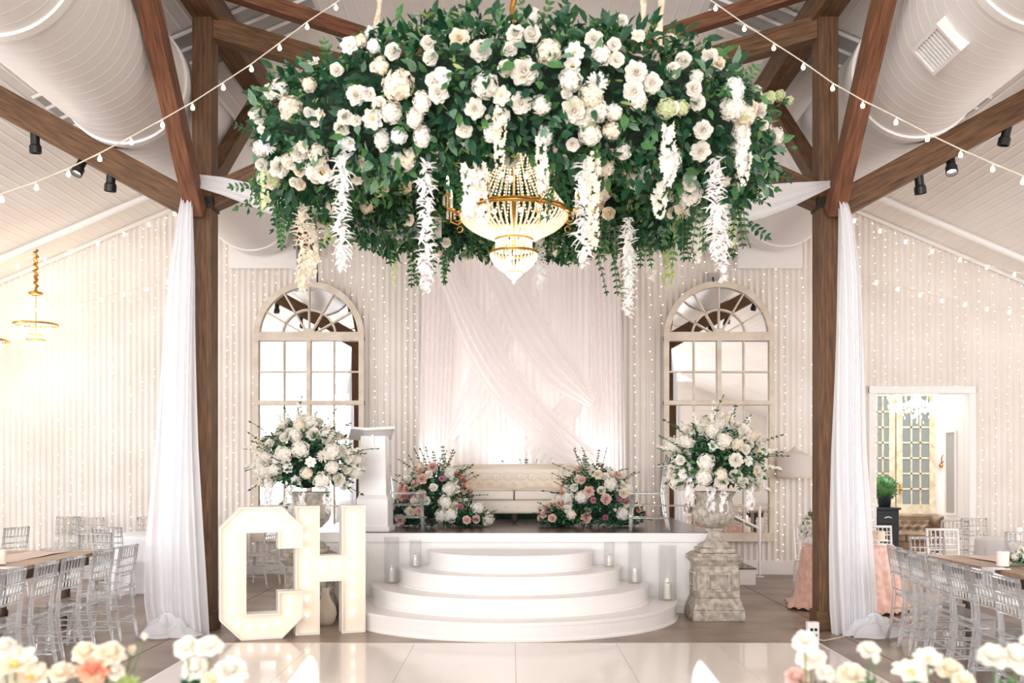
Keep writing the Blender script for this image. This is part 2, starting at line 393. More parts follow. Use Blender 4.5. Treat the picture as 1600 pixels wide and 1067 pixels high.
# ------------------------------------------------------------------ spotlights on the outward beams
def spot(px, py, lit, label, tilt):
    p = W(px, py, YP-.02); t = thing('spotlight', label, 'spotlight', p)
    d = Vector((tilt, -.45 if lit else .1, -1)).normalized()
    A = place(-d, (0,0,0))
    b = MB(); b.lathe([(.001,.10),(.042,.10),(.045,.09),(.045,-.01),(.06,-.03),(.06,-.10),(.052,-.10),(.05,-.05),(.001,-.05)], 18, A)
    build('can', b, M_['black'], t, smooth=False)
    b = MB(); b.tube([(0,0,.05), (0,.03,.16)], .012, 8); b.box(-.03,.03,-.02,.06,.14,.17); build('mount', b, M_['black'], t)
    b = MB(); b.lathe([(.001,-.06),(.048,-.06)], 16, A); build('lens', b, M_['spotface'] if lit else M_['grey_panel'], t)
    return t, d
for (px, py, lit, lab, tl) in ((55,224,0,'leftmost black spotlight under the left beam, unlit',0),(125,260,1,'lit black spotlight in the middle of the left beam',-.25),(173,284,0,'unlit black spotlight under the left beam, nearest the left post',-.1),
                    (1437,288,0,'unlit black spotlight under the right beam, nearest the right post',.15),(1486,258,1,'lit black spotlight in the middle of the right beam',-.1),(1571,212,0,'rightmost black spotlight under the right beam, unlit',-.2)):
    spot(px, py, lit, lab, tl)

# ------------------------------------------------------------------ festoon bulb strings
def bulb_mesh(r=.022):
    b = MB(); b.lathe([(.001,-r*1.25),(r*.7,-r*1.05),(r,-r*.4),(r*.9,r*.3),(r*.5,r*1.0),(r*.4,r*1.3)], 8, None, 0)
    b.lathe([(r*.45,r*1.2),(r*.45,r*2.0),(.001,r*2.1)], 6, None, 1)
    return b.mesh('bulb', [M_['lamp'], M_['wire']], True)
BULB = bulb_mesh(.018); BULBF = bulb_mesh(.024)
def festoon(pts, Y0, Y1, label, extra0=None, extra1=None, me=BULB):
    t = thing('string_light', label, 'string light'); n = len(pts); P = []
    for i, (x, y) in enumerate(pts):
        Y = Y0+(Y1-Y0)*i/(n-1); P.append(W(x, y, Y))
    line = ([extra0] if extra0 else []) + [p+Vector((0,0,.045)) for p in P] + ([extra1] if extra1 else [])
    b = MB(); b.tube(line, .0055, 5); build('wire', b, M_['wire'], t)
    for p in P: obj('bulb', me, t, Matrix.Translation(p))
L1 = [(525,12),(480,42),(437,75),(393,108),(349,137),(301,168),(254,195),(205,222),(156,248),(107,272),(57,293),(3,312)]
festoon(L1, 9.0, 7.6, 'string of bulbs crossing in front of the left post and duct', W(650,-90,9.4), W(-120,350,7.2))
R1 = [(1118,13),(1163,45),(1209,75),(1255,105),(1301,138),(1348,165),(1400,191),(1449,217),(1501,242),(1551,264),(1598,284)]
festoon(R1, 9.0, 7.7, 'string of bulbs crossing in front of the right post and duct', W(1000,-70,9.4), W(1740,335,7.2))
festoon([(273,334),(233,351),(194,366),(153,380),(110,394),(70,405),(28,417)], 14.9, 14.9, 'string of bulbs under the sloping roof edge on the far left', W(330,312,14.9), W(-60,440,14.9), me=BULBF)
festoon([(262,441),(229,452),(193,460),(160,469),(125,478),(88,481),(51,487),(19,491)], 14.6, 14.6, 'sagging string of bulbs across the wall left of the drape', W(320,418,14.6), W(-60,497,14.6), me=BULBF)
festoon([(1335,345),(1375,361),(1415,378),(1456,393),(1500,406),(1542,418),(1585,429)], 14.9, 14.9, 'string of bulbs under the sloping roof edge on the far right', W(1290,325,14.9), W(1660,445,14.9), me=BULBF)
festoon([(1369,442),(1403,452),(1438,461),(1472,470),(1508,476),(1542,483),(1577,488)], 14.6, 14.6, 'sagging string of bulbs across the wall right of the drape', W(1270,405,14.6), W(1660,497,14.6), me=BULBF)

# ------------------------------------------------------------------ fairy-light strands on the back wall
def fairy(px, y1, label, group, seed, y0=None):
    rr = random.Random(seed); X = (px-800)*(YB-.04)/F
    t = thing('fairy_light_strand', label, 'fairy lights', (X, YB-.05, 0), 0, group)
    z1 = roof_h(X)-.12 if y0 is None else CZ-(y0-733)/99.2; z0 = CZ-(y1-733)/99.2
    pts = []; bulbs = MB(); z = z1; x = 0
    while z > z0:
        x = max(-.05, min(.05, x+rr.uniform(-.02,.02))); pts.append((x, 0, z)); 
        for dx in ((0,) ): bulbs.octa((x+rr.uniform(-.015,.015), -.015, z-rr.uniform(0,.05)), rr.uniform(.007,.0115))
        z -= rr.uniform(.11,.19)
    b = MB(); b.tube(pts, .0018, 3, caps=False); build('wire', b, M_['wire'], t)
    build('bulbs', bulbs, M_['fairy'], t, kind='stuff')
ORD = ['first','second','third','fourth','fifth','sixth','seventh','eighth','ninth','tenth','eleventh','twelfth','thirteenth','fourteenth','fifteenth']
seen = {}
i = 0
for px in np.arange(6, 1610, 21.5):
    px = float(px + random.uniform(-4, 4)); i += 1
    if 655 < px < 975: continue
    if px < 270: lab, g = 'fairy-light strand on the wall left of the left drape', 'fairy lights left of the left drape'
    elif px < 400: lab, g = 'fairy-light strand on the wall between left post and left mirror', 'fairy lights between left post and left mirror'
    elif px < 575: lab, g = 'short fairy-light strand above the left arched mirror', 'fairy lights above the left mirror'
    elif px < 655: lab, g = 'fairy-light strand between the left mirror and the backdrop', 'fairy lights between left mirror and backdrop'
    elif px < 1032: lab, g = 'fairy-light strand between the backdrop and the right mirror', 'fairy lights between backdrop and right mirror'
    elif px < 1215: lab, g = 'short fairy-light strand above the right arched mirror', 'fairy lights above the right mirror'
    elif px < 1345: lab, g = 'fairy-light strand on the wall between right mirror and right post', 'fairy lights between right mirror and right post'
    elif px < 1515: lab, g = 'short fairy-light strand above the doorway on the right', 'fairy lights above the doorway'
    else: lab, g = 'fairy-light strand on the wall right of the doorway', 'fairy lights right of the doorway'
    q = seen.get(g, 0); seen[g] = q+1; lab += f', {ORD[q]} from its left'
    y1 = 876 + random.uniform(-14, 0)
    if 398 < px < 570: y1 = 528-math.sqrt(max(0, 88**2-(px-483)**2))-2
    if 1034 < px < 1212: y1 = 528-math.sqrt(max(0, 88**2-(px-1123)**2))-2
    if 1364 < px < 1517: y1 = 610
    fairy(px, y1, lab, g, i, y0=400 if (355 < px < 470 or 1150 < px < 1255) else None)
# ------------------------------------------------------------------ arched mirrors
def mirror(pxc, side, label):
    Y = YB-.12; s = F/Y; t = thing('arched_mirror', label, 'mirror', ((pxc-800)/s, Y, 0))
    Z = lambda py: CZ-(py-733)/s
    zs = Z(526); R = .865; rr = random.Random(len(side))
    # outer frame: stiles, bottom rail, mid rails, arch
    def fr(name, bm): build(name, bm, M_['frame'], t, bevel=.006)
    for sx in (-1, 1):
        b = MB(); b.box(sx*R-(.085 if sx > 0 else 0), sx*R+(0 if sx > 0 else .085), -.05, .05, Z(846), zs); fr('stile', b)
    for (y0, y1, nm) in ((846,832,'bottom_rail'),(747,733,'rail'),(633,626,'rail'),(533,519,'rail')):
        b = MB(); b.box(-R, R, -.056, .05, Z(y0), Z(y1)); fr(nm, b)
    b = MB(); N = 40
    prof = [(R-.095,-.05),(R,-.05),(R,.05),(R-.095,.05)]
    for k in range(N+1):
        a = PI*k/N
        b.v += [(r*math.cos(a), y, zs+r*math.sin(a)) for r, y in prof]
    for k in range(N):
        for q in range(4): b.f.append((k*4+q, k*4+(q+1)%4, (k+1)*4+(q+1)%4, (k+1)*4+q)); b.mi.append(0)
    build('arch_frame', b, M_['frame'], t)
    b = MB(); b.box(-.035, .035, -.053, .04, Z(832), zs); fr('mullion', b)
    for x in (-.39, .39):
        b = MB(); b.box(x-.013, x+.013, -.035, .03, Z(832), zs); fr('muntin', b)
    for py in (581, 685, 790):
        b = MB(); b.box(-R+.08, R-.08, -.034, .03, Z(py)-.013, Z(py)+.013); fr('muntin', b)
    # fan
    for a in (30, 60, 90, 120, 150):
        A = math.radians(a); b = MB()
        Mx = Matrix.Translation((0,0,zs)) @ Matrix.Rotation(-A, 4, 'Y'); b.box(.1, R-.08, -.035, .03, -.013, .013, Mx); fr('spoke', b)
    b = MB()
    for k in range(25):
        a = PI*k/24; b.v += [(r*math.cos(a), y, zs+r*math.sin(a)) for r, y in ((.405,-.035),(.432,-.035),(.432,.03),(.405,.03))]
    for k in range(24):
        for q in range(4): b.f.append((k*4+q, k*4+(q+1)%4, (k+1)*4+(q+1)%4, (k+1)*4+q)); b.mi.append(0)
    build('fan_arc', b, M_['frame'], t)
    b = MB(); Mx = Matrix.Translation((0,.04,zs)) @ Matrix.Rotation(PI/2, 4, 'X')
    b.lathe([(.001,.085),(.12,.085),(.13,.07),(.13,0),(.001,0)], 24, Mx, a0=0, a1=PI); build('fan_hub', b, M_['frame'], t)
    # panes
    def tilt(): return (rr.uniform(-.006,.006), rr.uniform(-.006,.006))
    cols = [(-.78,-.403),(-.377,-.035),(.035,.377),(.403,.78)]; rows = [(533,581),(581,626),(633,685),(685,733),(747,790),(790,832)]
    for c0, c1 in cols:
        for r0, r1 in rows:
            tx, tz = tilt(); b = MB(); z1, z0 = Z(r0), Z(r1); cx, cz = (c0+c1)/2, (z0+z1)/2
            q = [(x, .01+(x-cx)*tx+(z-cz)*tz, z) for x, z in ((c0,z0),(c1,z0),(c1,z1),(c0,z1))]
            b.add(q+[(p[0],p[1]+.006,p[2]) for p in q], [(0,1,2,3),(7,6,5,4),(0,4,5,1),(1,5,6,2),(2,6,7,3),(3,7,4,0)]); build('pane', b, M_['mirror'], t)
    for k in range(6):
        for (ra, rb) in ((.12,.415),(.42,.78)):
            tx, tz = tilt(); b = MB(); a0, a1 = PI*k/6, PI*(k+1)/6
            vs = [(r*math.cos(a0+(a1-a0)*j/6), .012+tx*r, zs+r*math.sin(a0+(a1-a0)*j/6)) for j in range(7) for r in (ra, rb)]
            vs2 = [(x, y+.006, z) for x, y, z in vs]
            b.add(vs, [(2*j, 2*j+1, 2*j+3, 2*j+2) for j in range(6)]); b.add(vs2, [(2*j+2, 2*j+3, 2*j+1, 2*j) for j in range(6)])
            build('pane', b, M_['mirror'], t)
    b = MB(); b.box(-R+.03, R-.03, .03, .05, Z(840), zs); b.lathe([(.001,0),(R-.03,0)], 40, Matrix.Translation((0,.04,zs)) @ Matrix.Rotation(PI/2, 4, 'X'), a0=0, a1=PI)
    build('backing', b, M_['frame'], t)
mirror(483, 'left', 'arched cream window mirror on the wall behind the lit letters')
mirror(1123, 'right!', 'arched cream window mirror on the wall behind the stone urn on the right')
b = MB(); b.box(-.07,.07,-.05,.05,-.07,.07); 
j = build('junction_box', b, M_['grey_panel'], M=Matrix.Translation(W(1113,434,YB-.1)), bevel=.008, label='small grey electrical box on the wall above the right arched mirror', cat='junction box')
b = MB(); b.tube([(0,-.06,.0),(0,-.075,-.05),(.01,-.05,-.1)], .012, 6); build('cable', b, M_['black'], j)
b = MB(); pts = [W(494,405,15.2), W(496,425,15.4), W(496,441,15.45)]; b.tube(pts, .012, 6)
build('black_cable', b, M_['black'], label='short black cable hanging from the brace above the left mirror', cat='cable')

# ------------------------------------------------------------------ fabric backdrop
def sheet(name, P, nu, nv, m, parent=None, thick=0, **kw):
    b = MB(); b.grid(P, nu, nv); o = build(name, b, m, parent, smooth=True, **kw)
    if thick:
        q = o.modifiers.new('solid', 'SOLIDIFY'); q.thickness = thick; q.offset = 0
    return o
YD = 15.05; sD = F/YD
bd = thing('fabric_backdrop', 'pale draped fabric backdrop with crossed swags behind the ivory sofa', 'backdrop', (0,0,0))
zt = CZ+(733-372)/sD; zb = .95
xa, xb = (662-800)/sD, (968-800)/sD
def Pb(i, j):
    u = i/399; v = j/11; x = xa+(xb-xa)*u
    y = YD+.14+.02*math.sin(u*190+2*math.sin(u*17))*(.6+.4*v)+.02*math.sin(u*43+v*2)
    return (x, y, zt-(zt-zb)*v)
sheet('back_curtain', Pb, 400, 12, M_['backcloth'], bd)
def column(pt0, pt1, pb0, pb1, seed, nf):
    def P(i, j):
        u = i/119; v = j/19; e = v**.8
        x0 = pt0+(pb0-pt0)*e; x1 = pt1+(pb1-pt1)*e; px = x0+(x1-x0)*u
        return ((px-800)/sD, YD+.04*math.sin(u*nf*2*PI+seed+1.2*math.sin(3*v+u*5))-.02, zt-(zt-zb)*v)
    return P
sheet('side_curtain', column(664, 716, 650, 700, 1, 7), 120, 20, M_['voile'], bd)
sheet('side_curtain', column(916, 968, 928, 978, 3, 7), 120, 20, M_['voile'], bd)
def swag(pts, wds, off, nf, seed):
    # ribbon following pixel polyline with folds
    P = [W(x, y, YD-off) for x, y in pts]; m = 40; out = []
    def cat(t):
        t = t*(len(P)-1); i = min(int(t), len(P)-2); f = t-i
        p0 = P[max(i-1,0)]; p1 = P[i]; p2 = P[i+1]; p3 = P[min(i+2,len(P)-1)]
        return .5*((2*p1)+(p2-p0)*f+(2*p0-5*p1+4*p2-p3)*f*f+(3*p1-p0-3*p2+p3)*f**3)
    def width(t):
        t = t*(len(wds)-1); i = min(int(t), len(wds)-2); f = t-i; f = f*f*(3-2*f); return (wds[i]*(1-f)+wds[i+1]*f)/sD
    def F_(i, j):
        u = i/(m-1); v = j/63; c = cat(u); d = (cat(min(1,u+.02))-cat(max(0,u-.02))).normalized(); n = Vector((d.z,0,-d.x))
        wd = width(u); return c + n*wd*(v-.5) + Vector((0, -.05*math.sin(v*PI)-.028*wd/.6*math.sin(v*nf*2*PI+seed+u*2), 0))
    return F_, m
for pts, wds, off, nf, sd in (([(684,390),(702,435),(749,538),(796,609),(862,680),(938,738)], [12,34,50,56,56,34], .16, 5, 0),
                              ([(764,400),(790,440),(820,502),(866,573),(926,630)], [30,52,58,54,18], .12, 4, 2),
                              ([(790,450),(775,520),(740,620),(702,686)], [24,44,44,14], .06, 4, 1),
                              ([(915,600),(880,650),(835,715)], [16,40,50], .04, 4, 4)):
    f, m = swag(pts, wds, off, nf, sd); sheet('swag', f, m, 64, M_['voile'], bd)
b = MB(); b.tube([((655-800)/sD, YD+.1, zt+.03), ((975-800)/sD, YD+.1, zt+.03)], .03, 10)
build('top_rod', b, M_['trim'], bd, smooth=True)
def Pv(i, j):
    u = i/159; v = j/5; return (xa-.05+(xb-xa+.1)*u, YD+.02-.05*math.sin(v*PI)+.01*math.sin(u*90), zt+.08-.2*v)
sheet('valance', Pv, 160, 6, M_['backcloth'], bd)

# ------------------------------------------------------------------ stage and steps
SX, SY, SH = 2.38, 11.47, .93
st = thing('stage', 'white fronted stage with dark board top carrying the sofa', 'stage', (0, SY, 0))
b = MB(); b.box(-SX+.02, SX-.02, .02, 4.0, 0, SH-.05); build('base', b, M_['white'], st)
b = MB(); b.box(-SX, SX, -.02, 0.01, SH-.11, SH-.005); b.box(SX-.01, SX+.02, -.02, 4.0, SH-.11, SH-.005); b.box(-SX-.02, -SX+.01, -.02, 4.0, SH-.11, SH-.005); build('fascia', b, M_['white'], st, bevel=.004)
b = MB(); b.box(-SX, SX, .005, .02, 0, .1); build('kickboard', b, M_['white'], st, bevel=.004)
for k in range(13):
    b = MB(); y0 = 0.0+k*.308; b.box(-SX+.005, SX-.005, y0+.0015, y0+.3065, SH-.05, SH); build('board', b, M_['stagetop'], st)
stp = thing('stage_steps', 'white half-round steps, four tiers, leading up to the stage', 'steps', (-.022, SY-.03, 0))
for k, R in enumerate((1.90, 1.585, 1.27, .95)):
    z0, z1 = k*.186, (k+1)*.186; z0 = max(0, z0-.0)
    b = MB(); b.lathe([(.001,z0),(R-.012,z0),(R-.012,z1-.035),(R,z1-.033),(R,z1-.004),(R-.004,z1),(.001,z1)], 72, None, a0=-PI, a1=0)
    o = build('step', b, M_['white'], stp, smooth=False)
    b = MB(); b.lathe([(R-.012,z0),(R+.004,z0),(R+.002,z0+.018),(R-.012,z0+.02)], 72, None, a0=-PI, a1=0); build('base_trim', b, M_['trim'], o)
# stair and rail on the right side of the stage
b = thing('side_stair', 'low white side stair with grey tread beside the stage', 'stair', (SX+.02, 14.3, 0))
for k, (x1, z1) in enumerate(((1.1,.24),(.78,.48),(.46,.71))):
    q = MB(); q.box(0, x1, 0, .95, (0,.24,.48)[k], z1-.02); o = build('step', q, M_['white'], b)
    q = MB(); q.box(0 if k == 2 else (.78,.46)[k], x1+.01, -.01, .95, z1-.02, z1); build('tread', q, M_['stagetop'], o)
t = thing('stair_rail', 'thin white metal hand rail beside the side stair', 'railing', (0,0,0))
q = MB(); q.tube([W(1187,898,15.35), W(1187,790,15.35)], .022, 8); build('post', q, M_['white'], t)
q = MB(); q.tube([W(1187,826,15.35), W(1143,804,15.3), W(1080,790,15.3)], .018, 8); build('rail', q, M_['white'], t)
q = MB(); q.lathe([(.001,0),(.07,0),(.07,.012),(.001,.012)], 12, Matrix.Translation((W(1187,898,15.35).x,15.35,0))); build('foot', q, M_['white'], t)

# ------------------------------------------------------------------ candle cylinders
def vase(px, step, h, r, hc, label):
    z = step*.186; s = {1: 138.6, 2: 138.0, 3: 138.3}[step]; Y = F/s
    t = thing('glass_cylinder', label, 'vase', ((px-800)/s, Y, z+.001))
    b = MB(); b.lathe([(.001,0),(r*.97,0),(r,.006),(r,h),(r-.004,h),(r-.005,.012),(.001,.012)], 32); build('glass', b, M_['glass'], t, smooth=True)
    b = MB(); b.lathe([(.001,.013),(r*.42,.013),(r*.42,hc),(r*.36,hc+.003),(.001,hc-.004)], 20); cn = build('candle', b, M_['candle'], t)
    b = MB(); b.tube([(0,0,hc-.005),(0,.002,hc+.015)], .002, 4); build('wick', b, M_['black'], cn)
vase(612, 2, .52, .085, .17, 'tall glass cylinder with white candle, left of the steps on the second tier')
vase(649, 3, .30, .07, .14, 'short glass cylinder with candle at the left end of the third tier')
vase(952, 3, .28, .062, .13, 'short glass cylinder with candle at the right end of the third tier')
vase(992, 2, .47, .078, .16, 'glass cylinder with candle at the right end of the second tier')
vase(1043, 1, .62, .10, .19, 'widest glass cylinder with candle, right end of the bottom tier by the stone pedestal')
vase(552, 1, .62, .10, .19, 'wide glass cylinder with candle at left end of bottom tier, behind the letter H')

# ------------------------------------------------------------------ dance floor
df = thing('dance_floor', 'glossy white dance floor of large square panels in front of the steps', 'dance floor', (0,0,0))
for i in range(6):
    for j in range(4):
        b = MB(); x0 = -2.81+i*.947; y1 = 9.39-j*1.9; b.box(x0+.0015, x0+.9455, y1-1.897, y1-.0015, .001, .02); build('panel', b, M_['dance'], df)
b = MB(); b.box(-2.85, -2.81, 1.8, 9.43, .001, .016); b.box(2.873, 2.913, 1.8, 9.43, .001, .016); b.box(-2.85, 2.91, 9.391, 9.43, .001, .016); build('edge_strip', b, M_['trim'], df)

# ------------------------------------------------------------------ marquee letters
def letter(name, outline, holes_depth, loc, rz, bulbs, label):
    # outline: list of rectangles/polys covering the front face, as a polygon loop
    import bmesh
    D = .2; t = thing(name, label, 'marquee letter', loc, rz)
    n = len(outline)
    def off(poly, d):     # inward offset of a CCW polygon
        out = []
        for i in range(n):
            p0 = Vector(poly[i-1]); p1 = Vector(poly[i]); p2 = Vector(poly[(i+1)%n])
            e1 = (p1-p0).normalized(); e2 = (p2-p1).normalized(); n1 = Vector((-e1.y, e1.x)); n2 = Vector((-e2.y, e2.x))
            k = d/(1+n1.dot(n2)); out.append((p1.x+(n1.x+n2.x)*k, p1.y+(n1.y+n2.y)*k))
        return out
    inn = off(outline, .014)
    # rim: outer wall, rim front, inner wall ; y: front = 0, back = D, recess .06
    vs = [(x,0,z) for x,z in outline]+[(x,D,z) for x,z in outline]+[(x,0,z) for x,z in inn]+[(x,.06,z) for x,z in inn]
    fs = []
    for i in range(n):
        k = (i+1)%n
        fs += [(i,k,n+k,n+i), (i,2*n+i,2*n+k,k), (2*n+i,3*n+i,3*n+k,2*n+k)]
    b = MB(); b.add(vs, fs); build('shell', b, M_['letter'], t)
    for nm, y in (('face', .06), ('back', D)):
        me = bpy.data.meshes.new(nm); bm = bmesh.new(); vv = [bm.verts.new((x, y, z)) for x, z in (inn if y < .1 else outline)]
        f = bm.faces.new(vv); f.normal_update(); bmesh.ops.triangulate(bm, faces=[f]); bm.to_mesh(me); bm.free(); me.materials.append(M_['letterface']); obj(nm, me, t)
    b0 = MB(); b0.ball((0,-.028,0), .022, 10, 7); b0.lathe([(.018,.0),(.018,.02)], 10, Matrix.Rotation(PI/2, 4, 'X'))
    me = b0.mesh('bulb', M_['marquee'], True)
    for x, z in bulbs: obj('bulb', me, t, Matrix.Translation((x, .055, z)))
    return t
H = 1.29
Wc = .79; a = .24; cut = .2
C_out = [(cut,0),(Wc-cut,0),(Wc,cut),(Wc,.46),(Wc-.24,.46),(Wc-.24,.25),(a+.01,.25),(a+.01,H-.25),(Wc-.24,H-.25),(Wc-.24,H-.41),(Wc,H-.41),(Wc,H-cut),(Wc-cut,H),(cut,H),(0,H-cut),(0,cut)]
cb = [(.12,z) for z in (.28,.42,.56,.70,.84,.98)]+[(.17,1.13),(.29,1.17),(.42,1.17),(.54,1.15),(.65,1.06),(.67,.95)]+[(.17,.15),(.29,.12),(.42,.12),(.55,.14),(.66,.23),(.67,.36)]
hw = .70; lw = .24
H_out = [(0,0),(lw,0),(lw,.53),(hw-lw,.53),(hw-lw,0),(hw,0),(hw,H),(hw-lw,H),(hw-lw,H-.5),(lw,H-.5),(lw,H),(0,H)]
hb = [(lw/2,z) for z in (.2,.36,.52,.68,.83,.98,1.13)]+[(hw-lw/2,z) for z in (.2,.36,.52,.68,.83,.98,1.13)]+[(.28,.68),(.42,.68)]
pC = W(343,1000,9.56); pH = W(467,992,9.93)
letter('marquee_letter', C_out, 0, (pC.x, 9.56, .002), math.radians(19), cb, 'large white light-up letter C, in front of the left post')
letter('marquee_letter', H_out, 0, (pH.x-.03, 9.91, .002), math.radians(18), hb, 'large white light-up letter H, beside the steps')

# ------------------------------------------------------------------ lectern
pl = thing('lectern', 'white wooden lectern with open-book top on the left of the stage', 'lectern', (-1.62, 11.78, SH+.001), math.radians(-4))
b = MB()
def tap(b, w0, d0, w1, d1, z0, z1):
    v = [(-w0,-d0,z0),(w0,-d0,z0),(w0,d0,z0),(-w0,d0,z0),(-w1,-d1,z1),(w1,-d1,z1),(w1,d1,z1),(-w1,d1,z1)]
    b.add(v, [(3,2,1,0),(4,5,6,7),(0,1,5,4),(1,2,6,5),(2,3,7,6),(3,0,4,7)])
tap(b, .16, .14, .145, .125, .42, 1.12); build('column', b, M_['white'], pl, bevel=.004)
b = MB(); tap(b, .185, .17, .185, .17, .04, .38); tap(b, .185, .17, .16, .14, .38, .43); build('lower_box', b, M_['white'], pl, bevel=.005)
b = MB(); tap(b, .205, .19, .205, .19, 0, .06); build('plinth', b, M_['white'], pl, bevel=.008)
for s in (-1, 1):     # high edge towards the hall, reading side sloping down behind
    x1 = .27 if s > 0 else -.25
    b = MB(); v = [(-.07,-.17,1.185),(x1,-.17,1.20),(x1-.12,.2,1.085),(-.13,.2,1.07)]; v2 = [(x,y,z+.028) for x,y,z in v]
    if s < 0: v = [v[1],v[0],v[3],v[2]]; v2 = [v2[1],v2[0],v2[3],v2[2]]
    b.add(v+v2, [(0,1,2,3),(7,6,5,4),(0,4,5,1),(1,5,6,2),(2,6,7,3),(3,7,4,0)]); build('book_leaf', b, M_['white'], pl)
b = MB(); tap(b, .03, .01, .012, .01, .96, 1.13); build('bracket', b, M_['white'], pl, M=Matrix.Translation((0,-.145,0)))

# ------------------------------------------------------------------ sofas
def sofa(name, label, loc, rz, wd, m, tuft=True, legc='darkwood'):
    t = thing(name, label, 'sofa', loc, rz); hw = wd/2; mt = M_[m]
    b = MB(); b.box(-hw+.16, hw-.16, -.36, .36, .12, .31); build('base', b, mt, t, bevel=.03)
    for k in range(2):
        x0 = -hw+.24 if k == 0 else .006; x1 = -.006 if k == 0 else hw-.24
        b = MB(); n = 9
        b.grid(lambda i, j: (x0+(x1-x0)*i/(n-1), -.39+.66*j/(n-1), .44+.035*(1-(2*i/(n-1)-1)**4)*(1-(2*j/(n-1)-1)**4)), n, n)
        b.box(x0, x1, -.39, .27, .31, .44); build('seat_cushion', b, mt, t, bevel=.02)
    # back, tufted
    nx, nz = 61, 25
    def Pk(i, j):
        x = -hw+.2+(wd-.4)*i/(nx-1); z = .42+.36*j/(nz-1); u = (x/.17); v = (z-.5)/.11
        d = 0
        if tuft:
            d = min(math.hypot(((u+.5*(q))-round(u+.5*q))*1.2, v-q) for q in (0,1,2)); d = .04*math.exp(-(d*3.2)**2)
        return (x, .2+.08*(j/(nz-1))+d-.02, z)
    b = MB(); b.grid(Pk, nx, nz); bk = build('backrest', b, mt, t, smooth=True)
    b = MB(); b.box(-hw+.2, hw-.2, .24, .4, .14, .76); build('back_frame', b, mt, t, bevel=.02)
    b = MB(); b.tube([(-hw+.1, .3, .74), (hw-.1, .3, .74)], .062, 16); build('back_roll', b, mt, t, smooth=True)
    bt = MB()
    if tuft:
        for q in range(3):
            k = -int(wd/.17/2)
            while k*.17 < hw:
                x = (k-.5*q)*.17
                if abs(x) < hw-.26: bt.ball((x, .195+.08*((.5+.11*q-.42)/.36), .5+.11*q), .015, 6, 4)
                k += 1
        k = -hw+.26
        while k < hw-.2: bt.ball((k, -.362, .215), .012, 6, 4); k += .17
        build('buttons', bt, mt, t, kind='stuff')
    for s in (-1, 1):
        b = MB(); b.box(s*(hw-.14)-.09, s*(hw-.14)+.09, -.38, .36, .12, .66); ar = build('arm', b, mt, t, bevel=.03)
        b = MB(); b.tube([(s*(hw-.13), -.40, .67), (s*(hw-.13), .36, .67)], .135, 20); build('arm_roll', b, mt, ar, smooth=True)
        b = MB(); T = Matrix.Translation((s*(hw-.13), -.41, .67)) @ Matrix.Rotation(PI/2, 4, 'X')
        for r in (.118, .075): b.tube([T @ Vector((r*math.cos(2*PI*k/20), r*math.sin(2*PI*k/20)*1.0, 0)) for k in range(21)], .012, 6, caps=False)
        build('arm_piping', b, mt, ar, smooth=True)
    for x in (-hw+.25, hw-.25, 0):
        for y in (-.3, .3):
            b = MB(); b.lathe([(.001,0),(.02,0),(.024,.02),(.04,.05),(.03,.1),(.045,.12),(.001,.12)], 12, Matrix.Translation((x,y,0))); build('leg', b, M_[legc], t, smooth=True)
    return t
s_ = 112.0
sofa('sofa', 'ivory button-tufted chesterfield sofa in the middle of the stage', (.03, 13.95, SH+.001), 0, 1.78, 'leather')
t = thing('rattan_bench', 'low dark wooden bench edge with studs showing beneath the ivory sofa', 'bench', (.03, 14.62, SH))
b = MB(); b.box(-.75,.75,0,.14,.02,.12); build('rail', b, M_['darkwood'], t, bevel=.004)
for k in range(24):
    b = MB(); b.ball((-.72+k*.0626, -.004, .07), .012, 6, 4); build('stud', b, M_['gold'], t)

# ------------------------------------------------------------------ stone urns on pedestals
def urn(X, Y, side):
    t = thing('stone_pedestal', f'weathered square stone pedestal under the {side} urn, beside the stage', 'pedestal', (X, Y, 0))
    b = MB(); tap(b, .29, .29, .28, .28, 0, .12); tap(b, .28,.28,.235,.235,.12,.25); build('plinth', b, M_['stone'], t, bevel=.012)
    b = MB(); tap(b, .235,.235,.225,.225,.25,.60); build('shaft', b, M_['stone'], t, bevel=.008)
    for (dx,dy,r) in ((0,-1,0),(0,1,PI),(1,0,PI/2),(-1,0,-PI/2)):
        b = MB(); R = Matrix.Rotation(r, 4, 'Z')
        for (x0,x1,z0,z1) in ((-.13,.13,.5,.53),(-.13,.13,.32,.35),(-.13,-.1,.35,.5),(.1,.13,.35,.5)): b.box(x0,x1,-.258,-.222,z0,z1,R)
        build('panel_moulding', b, M_['stone'], t, bevel=.004)
    b = MB(); tap(b, .225,.225,.27,.27,.60,.66); tap(b, .275,.275,.275,.275,.66,.70); tap(b,.265,.265,.22,.22,.70,.735); build('cap', b, M_['stone'], t, bevel=.008)
    u = thing('stone_urn', f'weathered carved stone urn on the {side} pedestal', 'urn', (X, Y, .736))
    b = MB(); tap(b, .19,.19,.19,.19,0,.05); build('foot_block', b, M_['stone'], u, bevel=.008)
    b = MB(); b.lathe([(.001,.05),(.185,.05),(.19,.07),(.16,.1),(.11,.125),(.085,.16),(.07,.2),(.075,.23),(.1,.245),(.1,.262),(.08,.27),(.001,.27)], 32); build('stem', b, M_['stone'], u, smooth=True)
    rip = lambda a, j: 1+.10*abs(math.sin(a*9))*(1 if 1 <= j <= 6 else 0)
    b = MB(); b.lathe([(.05,.265),(.13,.29),(.19,.35),(.215,.42),(.215,.46),(.205,.49),(.19,.51),(.19,.60),(.225,.645),(.24,.66),(.235,.675),(.2,.665),(.16,.6),(.001,.56)], 120, rip=rip); build('bowl', b, M_['stone'], u, smooth=True)
    return u
urn(2.26, 11.13, 'right'); urn(-2.26, 11.13, 'left')

